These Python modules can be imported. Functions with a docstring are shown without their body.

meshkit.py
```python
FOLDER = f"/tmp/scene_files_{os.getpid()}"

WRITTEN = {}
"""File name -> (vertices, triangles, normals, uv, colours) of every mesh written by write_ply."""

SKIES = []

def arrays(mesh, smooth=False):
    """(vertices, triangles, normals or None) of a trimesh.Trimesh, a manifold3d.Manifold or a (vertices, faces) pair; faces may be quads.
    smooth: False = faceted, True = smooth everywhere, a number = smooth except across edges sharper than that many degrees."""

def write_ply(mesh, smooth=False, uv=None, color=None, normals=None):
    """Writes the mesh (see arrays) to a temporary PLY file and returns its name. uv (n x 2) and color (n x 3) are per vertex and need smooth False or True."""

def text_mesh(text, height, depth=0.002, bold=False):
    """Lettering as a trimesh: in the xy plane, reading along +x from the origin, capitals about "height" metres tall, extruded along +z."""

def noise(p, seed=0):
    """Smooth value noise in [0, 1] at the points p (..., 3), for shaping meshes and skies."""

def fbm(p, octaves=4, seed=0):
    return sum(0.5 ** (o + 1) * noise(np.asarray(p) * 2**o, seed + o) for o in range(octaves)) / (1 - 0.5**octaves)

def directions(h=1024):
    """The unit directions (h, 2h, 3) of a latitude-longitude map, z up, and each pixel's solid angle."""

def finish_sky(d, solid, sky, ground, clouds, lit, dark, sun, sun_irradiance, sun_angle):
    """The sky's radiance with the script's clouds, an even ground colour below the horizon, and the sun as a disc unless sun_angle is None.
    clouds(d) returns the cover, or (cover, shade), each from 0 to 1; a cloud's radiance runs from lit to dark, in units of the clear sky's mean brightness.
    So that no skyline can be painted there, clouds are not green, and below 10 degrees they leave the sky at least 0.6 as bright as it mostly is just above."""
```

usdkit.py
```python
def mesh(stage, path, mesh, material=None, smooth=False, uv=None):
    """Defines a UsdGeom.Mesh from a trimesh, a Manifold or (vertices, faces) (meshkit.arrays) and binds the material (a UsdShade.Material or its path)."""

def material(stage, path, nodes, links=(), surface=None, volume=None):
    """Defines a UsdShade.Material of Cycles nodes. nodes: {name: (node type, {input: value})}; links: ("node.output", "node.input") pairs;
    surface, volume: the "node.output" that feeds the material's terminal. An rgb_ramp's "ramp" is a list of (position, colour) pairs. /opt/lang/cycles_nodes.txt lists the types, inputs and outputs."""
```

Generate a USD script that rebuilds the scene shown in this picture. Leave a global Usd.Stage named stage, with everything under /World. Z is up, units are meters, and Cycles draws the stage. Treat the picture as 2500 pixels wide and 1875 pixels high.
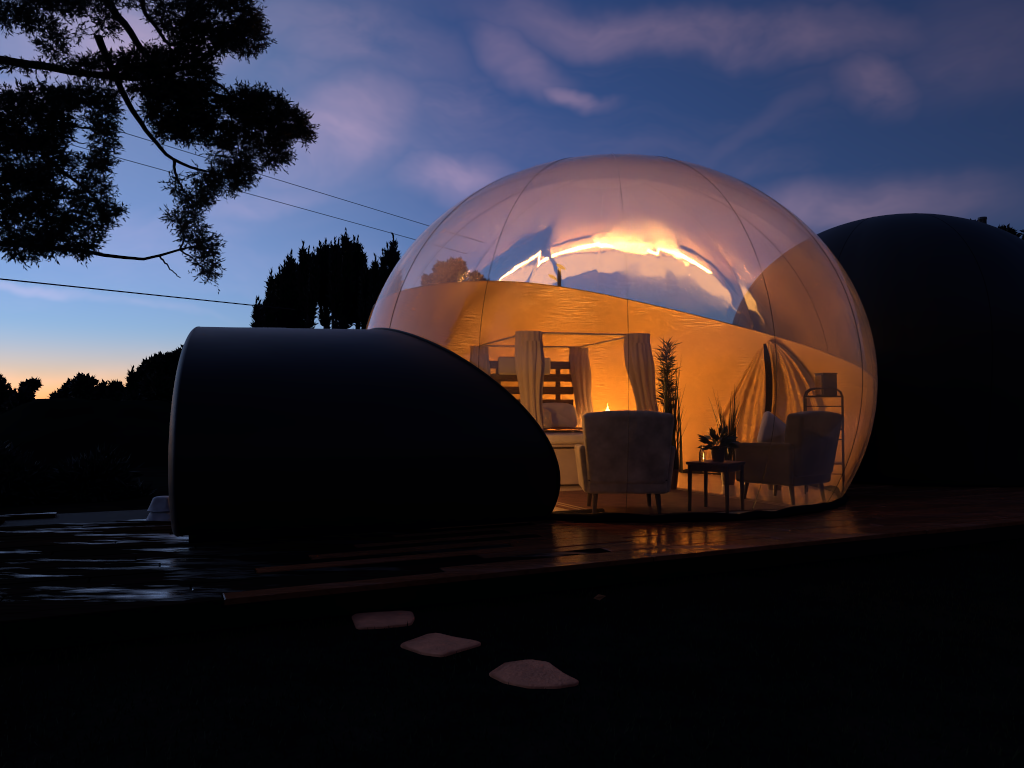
import math, random
import numpy as np
import trimesh, manifold3d
import shapely.geometry as sg
import usdkit, meshkit
from pxr import Usd, UsdGeom, UsdLux, UsdShade, Gf, Sdf

stage = Usd.Stage.CreateInMemory()
UsdGeom.SetStageUpAxis(stage, UsdGeom.Tokens.z)
UsdGeom.SetStageMetersPerUnit(stage, 1.0)
world = UsdGeom.Xform.Define(stage, '/World'); stage.SetDefaultPrim(world.GetPrim())
UsdGeom.Scope.Define(stage, '/World/Looks')
rng = np.random.default_rng(7); random.seed(7)
PI = math.pi

# ------------------------------------------------------------------ camera
EYE = np.array([0, 0, .95]); FPX = 1850.0; PITCH = math.atan(62.5 / FPX)
EXPOSURE = 2.7
cam = UsdGeom.Camera.Define(stage, '/World/camera')
cam.CreateHorizontalApertureAttr(36.0); cam.CreateVerticalApertureAttr(27.0)
cam.CreateFocalLengthAttr(36 * FPX / 2500); cam.CreateClippingRangeAttr(Gf.Vec2f(.05, 3000))
cam.AddTranslateOp().Set(Gf.Vec3d(*EYE)); cam.AddRotateXOp().Set(90 + math.degrees(PITCH))
cam.CreateExposureAttr(EXPOSURE)

def toward(px, py):
    """unit direction in which the photographer saw a point of the far scene"""
    d = np.array([(px - 1250) / FPX, 0, 0]) + np.array([0, math.cos(PITCH), math.sin(PITCH)]) + (937.5 - py) / FPX * np.array([0, -math.sin(PITCH), math.cos(PITCH)])
    return d / np.linalg.norm(d)
def spot(px, py, dist):
    """world point seen there, at that distance into the scene (metres along y)"""
    d = toward(px, py); return EYE + d * (dist / d[1])

def M(name, nodes, links=(), surface='p.BSDF', volume=None):
    return usdkit.material(stage, '/World/Looks/' + name, nodes, links, surface=surface, volume=volume)

# ------------------------------------------------------------------ sky after sunset
SUN_AZ, SUN_EL = math.radians(-52), math.radians(-2.2)
CLOUDS = [  # centre (as seen), half extents, tilt, strength
 (800, 330, 230, 110, -18, 1.0), (1080, 430, 170, 55, -8, .95), (880, 110, 260, 80, 10, .6), (1445, 228, 85, 26, 18, .95),
 (1300, 150, 150, 60, 20, .60), (1700, 55, 520, 60, 7, .85), (2130, 180, 110, 70, 35, .85), (2080, 520, 330, 80, 3, .95),
 (170, 730, 330, 17, 7, .75), (330, 80, 230, 130, 0, 1.0), (2380, 90, 230, 140, 10, .35), (1850, 280, 260, 40, -25, .25), (650, 480, 150, 50, -15, .6), (40, 1000, 460, 62, 0, .95), (90, 190, 120, 60, 0, .8)]
def sky_material():
    n = {
     'tc': ('texture_coordinate', {}),
     'sky': ('sky_texture', {'sky_type': 'single_scattering', 'sun_disc': False, 'sun_elevation': SUN_EL, 'sun_rotation': SUN_AZ, 'altitude': 2600.0, 'air_density': 1.0, 'aerosol_density': 1.5, 'ozone_density': 2.6}),
     'tint': ('mix_color', {'blend_type': 'multiply', 'fac': 1.0, 'b': (.86, 1.02, 1.14), 'use_clamp': False}),
     'dark': ('map_range', {'from_min': -.1, 'from_max': .55, 'to_min': .55, 'to_max': 1.0, 'clamp': True}),
     'dk': ('vector_math', {'math_type': 'scale'}),
     'veil': ('map_range', {'range_type': 'smoothstep', 'from_min': .56, 'from_max': .90, 'to_min': 0.0, 'to_max': .12, 'clamp': True}),
     'vc': ('vector_math', {'math_type': 'scale', 'vector1': (.90, 1.0, 1.0)}), 'va0': ('vector_math', {'math_type': 'add'}), 'va': ('vector_math', {'math_type': 'add'}),
     'sz': ('separate_xyz', {}), 'hz': ('map_range', {'range_type': 'smoothstep', 'from_min': .105, 'from_max': -.01, 'to_min': 0.0, 'to_max': 1.0, 'clamp': True}),
     'hs': ('map_range', {'from_min': .45, 'from_max': 1.0, 'to_min': 0.0, 'to_max': 1.0, 'clamp': True}), 'hm': ('math', {'math_type': 'multiply'}), 'hc': ('vector_math', {'math_type': 'scale', 'vector1': (.62, .06, -.12)}),
     'wn': ('noise_texture', {'scale': 3.2, 'detail': 5.0, 'roughness': .55}),
     'wv': ('vector_math', {'math_type': 'multiply_add', 'vector2': (.20, .20, .14), 'vector3': (-.10, -.10, -.07)}),
     'w': ('vector_math', {'math_type': 'add'}),
     'st': ('mapping', {'scale': (1.0, 1.0, 2.3)}),
     'cn': ('noise_texture', {'scale': 5.0, 'detail': 5.0, 'roughness': .55, 'distortion': .3}),
     'cr': ('map_range', {'from_min': .30, 'from_max': .74, 'to_min': .15, 'to_max': 1.3, 'clamp': True}),
     'cov': ('math', {'math_type': 'multiply'}), 'covc': ('math', {'math_type': 'minimum', 'value2': 1.0}),
     # thin cover everywhere
     'bn': ('noise_texture', {'scale': 2.1, 'detail': 6.0, 'roughness': .6, 'distortion': .6}),
     'br': ('map_range', {'from_min': .46, 'from_max': .78, 'to_min': 0.0, 'to_max': .42, 'clamp': True}),
     'cmul': ('mix_color', {'blend_type': 'multiply', 'fac': 1.0, 'b': (1.08, .94, .92), 'use_clamp': False}),
     'cadd': ('mix_color', {'blend_type': 'add', 'fac': 1.0, 'use_clamp': False}),
     'sund': ('vector_math', {'math_type': 'dot_product', 'vector2': (math.sin(SUN_AZ), math.cos(SUN_AZ), 0.0)}),
     'sung': ('map_range', {'from_min': -.1, 'from_max': .9, 'to_min': .22, 'to_max': 1.0, 'clamp': True}),
     'glow': ('mix_color', {'blend_type': 'mix', 'a': (0, 0, 0), 'b': (.29, .162, .168), 'use_clamp': False}),
     'mix': ('mix_color', {'blend_type': 'mix', 'use_clamp': False}),
     'bg': ('background_shader', {'strength': .15}),
    }
    l = [('tc.generated', 'sky.vector'), ('sky.color', 'tint.a'), ('tc.generated', 'wn.vector'), ('wn.color', 'wv.vector1'), ('wv.vector', 'w.vector1'), ('tc.generated', 'w.vector2'),
         ('w.vector', 'st.vector'), ('st.vector', 'cn.vector'), ('cn.fac', 'cr.value'), ('st.vector', 'bn.vector'), ('bn.fac', 'br.value')]
    last = 'br.result'
    for i, (cx, cy, rx, ry, rot, s) in enumerate(CLOUDS):
        c = toward(cx, cy); t1 = np.cross(c, [0, 0, 1]); t1 /= np.linalg.norm(t1); t2 = np.cross(t1, c)
        a = math.radians(-rot); u = t1 * math.cos(a) + t2 * math.sin(a); v = -t1 * math.sin(a) + t2 * math.cos(a)
        u = u / (rx / FPX * c[1]); v = v / (ry / FPX * c[1])
        n[f's{i}'] = ('vector_math', {'math_type': 'subtract', 'vector2': tuple(c)})
        n[f'u{i}'] = ('vector_math', {'math_type': 'dot_product', 'vector2': tuple(u)})
        n[f'v{i}'] = ('vector_math', {'math_type': 'dot_product', 'vector2': tuple(v)})
        n[f'c{i}'] = ('combine_xyz', {})
        n[f'l{i}'] = ('vector_math', {'math_type': 'length'})
        n[f'm{i}'] = ('map_range', {'range_type': 'smoothstep', 'from_min': 1.5, 'from_max': .1, 'to_min': 0.0, 'to_max': s, 'clamp': True})
        n[f'x{i}'] = ('math', {'math_type': 'maximum'})
        l += [('w.vector', f's{i}.vector1'), (f's{i}.vector', f'u{i}.vector1'), (f's{i}.vector', f'v{i}.vector1'), (f'u{i}.value', f'c{i}.x'), (f'v{i}.value', f'c{i}.y'),
              (f'c{i}.vector', f'l{i}.vector1'), (f'l{i}.value', f'm{i}.value'), (f'm{i}.result', f'x{i}.value1'), (last, f'x{i}.value2')]
        last = f'x{i}.value'
    l += [(last, 'cov.value1'), ('cr.result', 'cov.value2'), ('cov.value', 'covc.value1'),
          ('sund.value', 'dark.value'), ('tint.result', 'dk.vector1'), ('dark.result', 'dk.scale'), ('sund.value', 'veil.value'), ('veil.result', 'vc.scale'), ('dk.vector', 'va0.vector1'), ('vc.vector', 'va0.vector2'), ('tc.generated', 'sz.vector'), ('sz.z', 'hz.value'), ('sund.value', 'hs.value'), ('hz.result', 'hm.value1'), ('hs.result', 'hm.value2'), ('hm.value', 'hc.scale'), ('va0.vector', 'va.vector1'), ('hc.vector', 'va.vector2'), ('va.vector', 'cmul.a'), ('cmul.result', 'cadd.a'), ('tc.generated', 'sund.vector1'), ('sund.value', 'sung.value'), ('sung.result', 'glow.fac'), ('glow.result', 'cadd.b'),
          ('covc.value', 'mix.fac'), ('va.vector', 'mix.a'), ('cadd.result', 'mix.b'), ('mix.result', 'bg.color')]
    return M('sky', n, l, surface='bg.background')
SKY = sky_material()
dome = UsdLux.DomeLight.Define(stage, '/World/sky')
UsdShade.MaterialBindingAPI.Apply(dome.GetPrim()).Bind(SKY)
dome.GetPrim().SetCustomDataByKey('kind', 'structure')
# the sun, already just under the horizon to the left
sun = UsdLux.DistantLight.Define(stage, '/World/sun')
sun.CreateNormalizeAttr(True); sun.CreateIntensityAttr(.12); sun.CreateAngleAttr(.5); sun.CreateColorAttr(Gf.Vec3f(1, .75, .5))
sun.AddRotateZOp().Set(math.degrees(-SUN_AZ)); sun.AddRotateXOp().Set(-(90 - math.degrees(SUN_EL)))
LAMP, STRIP = 1.7, 48.0            # radiance of the lamp globes and of the light strip

# ------------------------------------------------------------------ scene helpers
used = {}
def numbered(parent, name):
    k = used.get((parent, name), 0); used[(parent, name)] = k + 1
    return f'{parent}/{name}' + (f'_{k:03d}' if k else '')
origin = {}
def tag(p, label=None, cat=None, group=None, kind=None):
    p = p.GetPrim() if hasattr(p, 'GetPrim') else p
    for k, v in (('label', label), ('category', cat), ('group', group), ('kind', kind)):
        if v: p.SetCustomDataByKey(k, v)
    return p
def thing(name, label, cat, loc=(0, 0, 0), group=None):
    path = numbered('/World', name)
    x = UsdGeom.Xform.Define(stage, path); x.AddTranslateOp().Set(Gf.Vec3d(*map(float, loc)))
    origin[path] = np.asarray(loc, float); tag(x, label, cat, group)
    return path
def obj(name, mesh, mat, parent='/World', smooth=False, **kw):
    """one Mesh prim; the vertices are given in world space and moved under the parent's own origin"""
    path = numbered(parent, name)
    v, f, n = meshkit.arrays(mesh, smooth)
    o = origin.get(parent, np.zeros(3)); origin[path] = o
    m = UsdGeom.Mesh.Define(stage, path)
    from pxr import Vt
    m.CreatePointsAttr(Vt.Vec3fArray.FromNumpy((v - o).astype(np.float32)))
    m.CreateFaceVertexCountsAttr(Vt.IntArray.FromNumpy(np.full(len(f), 3, np.int32)))
    m.CreateFaceVertexIndicesAttr(Vt.IntArray.FromNumpy(f.astype(np.int32).ravel()))
    m.CreateSubdivisionSchemeAttr('none')
    if n is not None:
        m.CreateNormalsAttr(Vt.Vec3fArray.FromNumpy(n.astype(np.float32))); m.SetNormalsInterpolation('vertex')
    UsdShade.MaterialBindingAPI.Apply(m.GetPrim()).Bind(mat)
    tag(m, **kw)
    return path

def cat(parts):
    vs, fs, k = [], [], 0
    for v, f in parts:
        v, f = np.asarray(v, float), np.asarray(f, int)
        if f.shape[1] == 4: f = np.vstack([f[:, [0, 1, 2]], f[:, [0, 2, 3]]])
        vs.append(v); fs.append(f + k); k += len(v)
    return np.vstack(vs), np.vstack(fs)
def grid(P, closed_u=False):
    """P: (nu, nv, 3) points to a surface"""
    nu, nv = P.shape[:2]; i = np.arange(nu if closed_u else nu - 1)[:, None]; j = np.arange(nv - 1)[None]
    a = (i % nu) * nv + j; b = ((i + 1) % nu) * nv + j
    q = np.stack([a, b, b + 1, a + 1], -1).reshape(-1, 4)
    return P.reshape(-1, 3), np.vstack([q[:, [0, 1, 2]], q[:, [0, 2, 3]]])
def tube(pts, rad, n=8, cap=True):
    pts = np.asarray(pts, float); rad = np.broadcast_to(np.asarray(rad, float), len(pts))
    T = np.gradient(pts, axis=0); T /= np.linalg.norm(T, axis=1, keepdims=True) + 1e-12
    u = np.cross(T[0], [0, 0, 1.0]);
    if np.linalg.norm(u) < 1e-3: u = np.cross(T[0], [0, 1.0, 0])
    out, a = [], np.linspace(0, 2 * PI, n, endpoint=False)
    for p, t, r in zip(pts, T, rad):
        u = u - t * (u @ t); u /= np.linalg.norm(u) + 1e-12; w = np.cross(t, u)
        out.append(p + r * (np.cos(a)[:, None] * u + np.sin(a)[:, None] * w))
    v = np.vstack(out); m = len(pts); i, j = np.meshgrid(np.arange(m - 1), np.arange(n), indexing='ij')
    A = i * n + j; B = i * n + (j + 1) % n
    q = np.stack([A, B, B + n, A + n], -1).reshape(-1, 4); f = np.vstack([q[:, [0, 1, 2]], q[:, [0, 2, 3]]])
    if cap:
        c0, c1 = len(v), len(v) + 1; v = np.vstack([v, pts[0], pts[-1]]); k = np.arange(n)
        f = np.vstack([f, np.stack([np.full(n, c0), (k + 1) % n, k], 1), np.stack([np.full(n, c1), (m - 1) * n + k, (m - 1) * n + (k + 1) % n], 1)])
    return v, f
BALL = np.asarray(trimesh.creation.icosphere(subdivisions=1).vertices)
def hull(pts, r=.03):
    """rounded solid round the given inner corner points"""
    p = np.asarray(pts, float); h = trimesh.convex.convex_hull((p[:, None] + BALL[None] * r).reshape(-1, 3))
    return np.asarray(h.vertices), np.asarray(h.faces)
def rbox(lo, hi, r=.01):
    lo, hi = np.asarray(lo, float) + r, np.asarray(hi, float) - r
    return hull([(x, y, z) for x in (lo[0], hi[0]) for y in (lo[1], hi[1]) for z in (lo[2], hi[2])], r)
def box(lo, hi):
    b = trimesh.creation.box(bounds=[lo, hi]); return np.asarray(b.vertices), np.asarray(b.faces)
def lathe(prof, n=32, at=(0, 0, 0)):
    prof = np.asarray(prof, float); a = np.linspace(0, 2 * PI, n, endpoint=False)
    P = np.stack([prof[None, :, 0] * np.cos(a)[:, None], prof[None, :, 0] * np.sin(a)[:, None], np.broadcast_to(prof[None, :, 1], (n, len(prof)))], -1)
    return grid(P + np.asarray(at, float), closed_u=True)
def turn(m, az=0, loc=(0, 0, 0)):
    """turn local +y to the compass direction az (degrees, clockwise from +y), then move"""
    v, f = m; a = math.radians(-az); c, s = math.cos(a), math.sin(a)
    return np.asarray(v) @ np.array([[c, s, 0], [-s, c, 0], [0, 0, 1.0]]) + np.asarray(loc, float), f
def leaves(P, D, L, W, seed_up=None):
    """diamond leaves: base points, directions, lengths, widths"""
    P, D = np.asarray(P, float), np.asarray(D, float); D = D / (np.linalg.norm(D, axis=1, keepdims=True) + 1e-9); n = len(P)
    L = np.broadcast_to(L, n)[:, None]; W = np.broadcast_to(W, n)[:, None]
    s = np.cross(D, rng.normal(size=(n, 3))); s /= np.linalg.norm(s, axis=1, keepdims=True) + 1e-9
    v = np.stack([P, P + D * L * .45 + s * W / 2, P + D * L, P + D * L * .45 - s * W / 2], 1).reshape(-1, 3)
    k = np.arange(n)[:, None] * 4
    return v, np.vstack([k + [0, 1, 2], k + [0, 2, 3]])
def smoothline(pts, n=24):
    pts = np.asarray(pts, float); t = np.r_[0, np.cumsum(np.linalg.norm(np.diff(pts, axis=0), axis=1))]
    from scipy.interpolate import PchipInterpolator
    return PchipInterpolator(t, pts)(np.linspace(0, t[-1], n))

# ------------------------------------------------------------------ surface materials
def plain(name, col, rough=.6, noise=0, var=.35, bump=0, bscale=40, metallic=0, stretch=(1, 1, 1), **kw):
    n = {'p': ('principled_bsdf', {'roughness': rough, 'metallic': metallic, **kw})}; l = []
    c = np.asarray(col, float)
    if noise or bump:
        n['tc'] = ('texture_coordinate', {}); n['mp'] = ('mapping', {'scale': stretch}); l += [('tc.object', 'mp.vector')]
    if noise:
        n['n'] = ('noise_texture', {'scale': noise, 'detail': 6.0, 'roughness': .6}); n['r'] = ('rgb_ramp', {'ramp': [(.3, tuple(c * (1 - var))), (.55, tuple(c)), (.75, tuple(np.minimum(c * (1 + var), .95)))]})
        l += [('mp.vector', 'n.vector'), ('n.fac', 'r.fac'), ('r.color', 'p.base_color')]
    else: n['p'][1]['base_color'] = tuple(c)
    if bump:
        n['bn'] = ('noise_texture', {'scale': bscale, 'detail': 4.0}); n['b'] = ('bump', {'strength': bump, 'distance': .02})
        l += [('mp.vector', 'bn.vector'), ('bn.fac', 'b.height'), ('b.normal', 'p.normal')]
    return M(name, n, l)
MAT = dict(
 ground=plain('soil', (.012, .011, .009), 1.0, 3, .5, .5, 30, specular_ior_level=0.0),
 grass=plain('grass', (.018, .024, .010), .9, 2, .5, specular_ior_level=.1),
 stone=plain('stone', (.80, .25, .11), .85, 9, .25, .4, 60),
 earth=plain('earth', (.010, .012, .008), 1.0, .4, .4, specular_ior_level=0.0),
 plank=None,
 bark=plain('bark', (.045, .035, .03), .9, 12, .4, .6, 30),
 needle=plain('needle', (.022, .032, .018), .75, 1.5, .4),
 needle_far=plain('needle_far', (.016, .022, .016), .8, .3, .4),
 cable=plain('cable', (.02, .02, .02), .6),
 iron=plain('iron', (.05, .05, .055), .5),
 outer=plain('outer_vinyl', (.013, .013, .0125), .5, 1.2, .12, .15, 3, specular_ior_level=.3),
 endcap=plain('end_vinyl', (.014, .014, .016), .5, 2, .15, .3, 6),
 trim=plain('trim', (.008, .0075, .007), .9, specular_ior_level=.1),
 floor=plain('floor_vinyl', (.70, .54, .30), .12, 3, .1, .06, 5),
 rug=plain('rug', (.16, .062, .035), .95, 7, .35, .5, 160),
 rug_edge=plain('rug_edge', (.42, .30, .18), .9, 30, .2),
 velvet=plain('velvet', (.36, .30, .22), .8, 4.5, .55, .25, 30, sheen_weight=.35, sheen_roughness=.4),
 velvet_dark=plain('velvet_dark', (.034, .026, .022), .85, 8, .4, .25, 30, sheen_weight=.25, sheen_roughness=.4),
 piping=plain('piping', (.05, .045, .04), .8),
 dark_wood=plain('dark_wood', (.022, .011, .007), .45, 10, .4, .1, 40, stretch=(6, 6, 1)),
 brown_wood=plain('brown_wood', (.15, .07, .032), .6, 8, .4, .2, 40, stretch=(1, 5, 8)),
 white_linen=plain('white_linen', (.72, .66, .58), .85, 6, .1, .35, 14),
 bed_base=plain('bed_base', (.55, .45, .38), .8, 4, .12, .2, 10),
 cushion=plain('cushion', (.66, .58, .40), .8, 5, .1, .2, 30),
 blanket=plain('blanket', (.25, .10, .05), .9, 6, .5, .4, 25),
 metal=plain('white_metal', (.55, .48, .40), .35),
 pot=plain('pot', (.10, .06, .045), .6, 9, .3),
 dark_pot=plain('dark_pot', (.03, .022, .02), .45),
 leaf=plain('leaf', (.030, .048, .016), .45, 9, .4),
 reed=plain('reed', (.30, .22, .10), .6, 12, .4),
 rack=plain('rack_metal', (.035, .025, .022), .4, metallic=.0),
 tin=plain('tin', (.10, .09, .085), .35),
 silver=plain('silver', (.75, .68, .55), .12, metallic=1.0),
 tarp=plain('tarp', (.42, .43, .48), .6, 8, .2, .5, 12),
 dead=plain('dead_leaf', (.40, .14, .04), .7),
 slit=plain('slit', (.004, .003, .003), 1.0, specular_ior_level=0.0),
)
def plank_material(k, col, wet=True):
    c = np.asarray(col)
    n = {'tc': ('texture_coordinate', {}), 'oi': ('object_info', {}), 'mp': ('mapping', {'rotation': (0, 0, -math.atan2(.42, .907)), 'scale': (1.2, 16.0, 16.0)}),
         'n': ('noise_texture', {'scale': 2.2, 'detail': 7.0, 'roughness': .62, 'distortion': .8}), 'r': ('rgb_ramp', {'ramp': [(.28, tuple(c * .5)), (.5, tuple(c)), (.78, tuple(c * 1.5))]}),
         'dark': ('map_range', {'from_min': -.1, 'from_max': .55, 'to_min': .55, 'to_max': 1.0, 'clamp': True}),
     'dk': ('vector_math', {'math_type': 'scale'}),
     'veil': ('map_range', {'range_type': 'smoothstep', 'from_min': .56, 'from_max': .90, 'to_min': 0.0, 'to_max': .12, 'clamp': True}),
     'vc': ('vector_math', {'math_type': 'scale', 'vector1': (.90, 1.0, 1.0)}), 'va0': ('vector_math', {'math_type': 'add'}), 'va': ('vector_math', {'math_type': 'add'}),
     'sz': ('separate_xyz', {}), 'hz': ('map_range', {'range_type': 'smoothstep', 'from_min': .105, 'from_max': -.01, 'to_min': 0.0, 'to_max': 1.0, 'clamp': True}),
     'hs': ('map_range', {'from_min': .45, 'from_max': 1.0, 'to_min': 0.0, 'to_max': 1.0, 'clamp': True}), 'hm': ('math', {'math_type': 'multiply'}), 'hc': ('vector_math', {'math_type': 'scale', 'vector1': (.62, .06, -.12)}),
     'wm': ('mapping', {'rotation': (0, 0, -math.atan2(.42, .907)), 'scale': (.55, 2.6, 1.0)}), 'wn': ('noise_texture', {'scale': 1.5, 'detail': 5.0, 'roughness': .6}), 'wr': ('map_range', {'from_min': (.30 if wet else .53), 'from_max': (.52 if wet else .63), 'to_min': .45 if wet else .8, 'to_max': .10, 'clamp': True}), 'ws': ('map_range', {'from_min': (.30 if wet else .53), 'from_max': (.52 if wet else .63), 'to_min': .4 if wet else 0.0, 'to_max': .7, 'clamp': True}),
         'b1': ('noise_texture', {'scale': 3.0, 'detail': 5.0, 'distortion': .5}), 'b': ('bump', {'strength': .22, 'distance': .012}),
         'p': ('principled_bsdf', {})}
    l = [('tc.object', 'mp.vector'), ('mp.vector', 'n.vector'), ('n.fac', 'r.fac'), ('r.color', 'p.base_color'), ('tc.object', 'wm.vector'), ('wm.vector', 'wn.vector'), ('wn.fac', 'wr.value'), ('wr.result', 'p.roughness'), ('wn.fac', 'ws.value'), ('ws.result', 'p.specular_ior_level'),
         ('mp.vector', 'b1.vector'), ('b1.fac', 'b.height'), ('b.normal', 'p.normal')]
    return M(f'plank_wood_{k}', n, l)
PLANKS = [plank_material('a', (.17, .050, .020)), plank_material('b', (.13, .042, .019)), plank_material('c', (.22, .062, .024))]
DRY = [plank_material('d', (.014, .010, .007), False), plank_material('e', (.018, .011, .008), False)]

def clear_vinyl():
    n = {'lw': ('layer_weight', {'blend': .5}), 'f4': ('math', {'math_type': 'power', 'value2': 3.7}), 'F': ('math', {'math_type': 'multiply_add', 'value2': .70, 'value3': .075}),
         'f3': ('math', {'math_type': 'power', 'value2': 2.2}), 'H': ('math', {'math_type': 'multiply_add', 'value2': .46, 'value3': .032}),
         'tr': ('transparent_bsdf', {'color': (.97, .965, .96)}), 'df': ('diffuse_bsdf', {'color': (.75, .70, .68)}), 'tl': ('translucent_bsdf', {'color': (.75, .70, .68)}), 'hz': ('mix_closure', {'fac': .55}),
         'm1': ('mix_closure', {}), 'gl': ('glossy_bsdf', {'color': (1, 1, 1), 'roughness': .035}), 'm2': ('mix_closure', {}),
         'tc': ('texture_coordinate', {}), 'n1': ('noise_texture', {'scale': 1.6, 'detail': 3.0, 'roughness': .5}), 'b1': ('bump', {'strength': .06, 'distance': .05}),
         'mpw': ('mapping', {'scale': (26.0, 26.0, 9.0)}), 'n2': ('noise_texture', {'scale': 1.0, 'detail': 4.0, 'roughness': .6}),
         'mk': ('noise_texture', {'scale': 1.1, 'detail': 2.0}), 'mr': ('map_range', {'from_min': .50, 'from_max': .66, 'to_min': 0.0, 'to_max': .5, 'clamp': True}),
         'b2': ('bump', {'distance': .012})}
    l = [('lw.facing', 'f4.value1'), ('f4.value', 'F.value1'), ('lw.facing', 'f3.value1'), ('f3.value', 'H.value1'), ('df.BSDF', 'hz.closure1'), ('tl.BSDF', 'hz.closure2'),
         ('H.value', 'm1.fac'), ('tr.BSDF', 'm1.closure1'), ('hz.closure', 'm1.closure2'), ('F.value', 'm2.fac'), ('m1.closure', 'm2.closure1'), ('gl.BSDF', 'm2.closure2'),
         ('tc.object', 'n1.vector'), ('n1.fac', 'b1.height'), ('b1.normal', 'b2.normal'), ('tc.object', 'mpw.vector'), ('mpw.vector', 'n2.vector'), ('n2.fac', 'b2.height'),
         ('tc.object', 'mk.vector'), ('mk.fac', 'mr.value'), ('mr.result', 'b2.strength'), ('b2.normal', 'gl.normal')]
    return M('clear_vinyl', n, l, surface='m2.closure')
def wall_vinyl(name, col, rough=.38, crumple=.35, cs=2.2):
    n = {'tc': ('texture_coordinate', {}), 'n1': ('noise_texture', {'scale': cs, 'detail': 4.0, 'distortion': .6}), 'b1': ('bump', {'strength': crumple, 'distance': .04}),
         'mp': ('mapping', {'scale': (5.0, 5.0, 42.0)}), 'n2': ('noise_texture', {'scale': 1.0, 'detail': 3.0}), 'mk': ('noise_texture', {'scale': 1.7, 'detail': 1.0}),
         'mr': ('map_range', {'from_min': .52, 'from_max': .66, 'to_min': 0.0, 'to_max': .6, 'clamp': True}), 'b2': ('bump', {'distance': .02}),
         'n3': ('noise_texture', {'scale': 1.1, 'detail': 4.0}), 'r': ('rgb_ramp', {'ramp': [(.3, tuple(np.array(col) * .82)), (.7, tuple(np.array(col) * 1.1))]}),
         'p': ('principled_bsdf', {'roughness': rough})}
    l = [('tc.object', 'n1.vector'), ('n1.fac', 'b1.height'), ('tc.object', 'mp.vector'), ('mp.vector', 'n2.vector'), ('n2.fac', 'b2.height'), ('tc.object', 'mk.vector'), ('mk.fac', 'mr.value'), ('mr.result', 'b2.strength'),
         ('b1.normal', 'b2.normal'), ('b2.normal', 'p.normal'), ('tc.object', 'n3.vector'), ('n3.fac', 'r.fac'), ('r.color', 'p.base_color')]
    return M(name, n, l)
def sheer(name, col):
    n = {'d': ('diffuse_bsdf', {'color': col}), 't': ('translucent_bsdf', {'color': col}), 'm': ('mix_closure', {'fac': .4})}
    return M(name, n, [('d.BSDF', 'm.closure1'), ('t.BSDF', 'm.closure2')], surface='m.closure')
MAT['clear'] = clear_vinyl()
MAT['wall'] = wall_vinyl('wall_vinyl', (.44, .28, .105))
MAT['flap'] = wall_vinyl('flap_vinyl', (.50, .33, .13), .13, .9, 6.0)
MAT['curtain'] = sheer('curtain', (.56, .48, .46))
MAT['seam'] = M('seam_vinyl', {'p': ('principled_bsdf', {'base_color': (.035, .026, .024), 'roughness': .35, 'alpha': .55})})
MAT['cap'] = M('cap_vinyl', {'t': ('transparent_bsdf', {'color': (.95, .94, .94)}), 'd': ('translucent_bsdf', {'color': (.7, .62, .6)}), 'm': ('mix_closure', {'fac': .07})}, [('t.BSDF', 'm.closure1'), ('d.BSDF', 'm.closure2')], surface='m.closure')
MAT['glow'] = M('lamp_globe', {'e': ('emission', {'color': (1.0, .42, .085), 'strength': LAMP})}, surface='e.emission')
MAT['glow_low'] = M('stool_lamp_globe', {'e': ('emission', {'color': (1.0, .42, .085), 'strength': LAMP * 4.6})}, surface='e.emission')
MAT['glow_strip'] = M('strip_tube', {'e': ('emission', {'color': (1.0, .42, .085), 'strength': STRIP})}, surface='e.emission')
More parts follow.
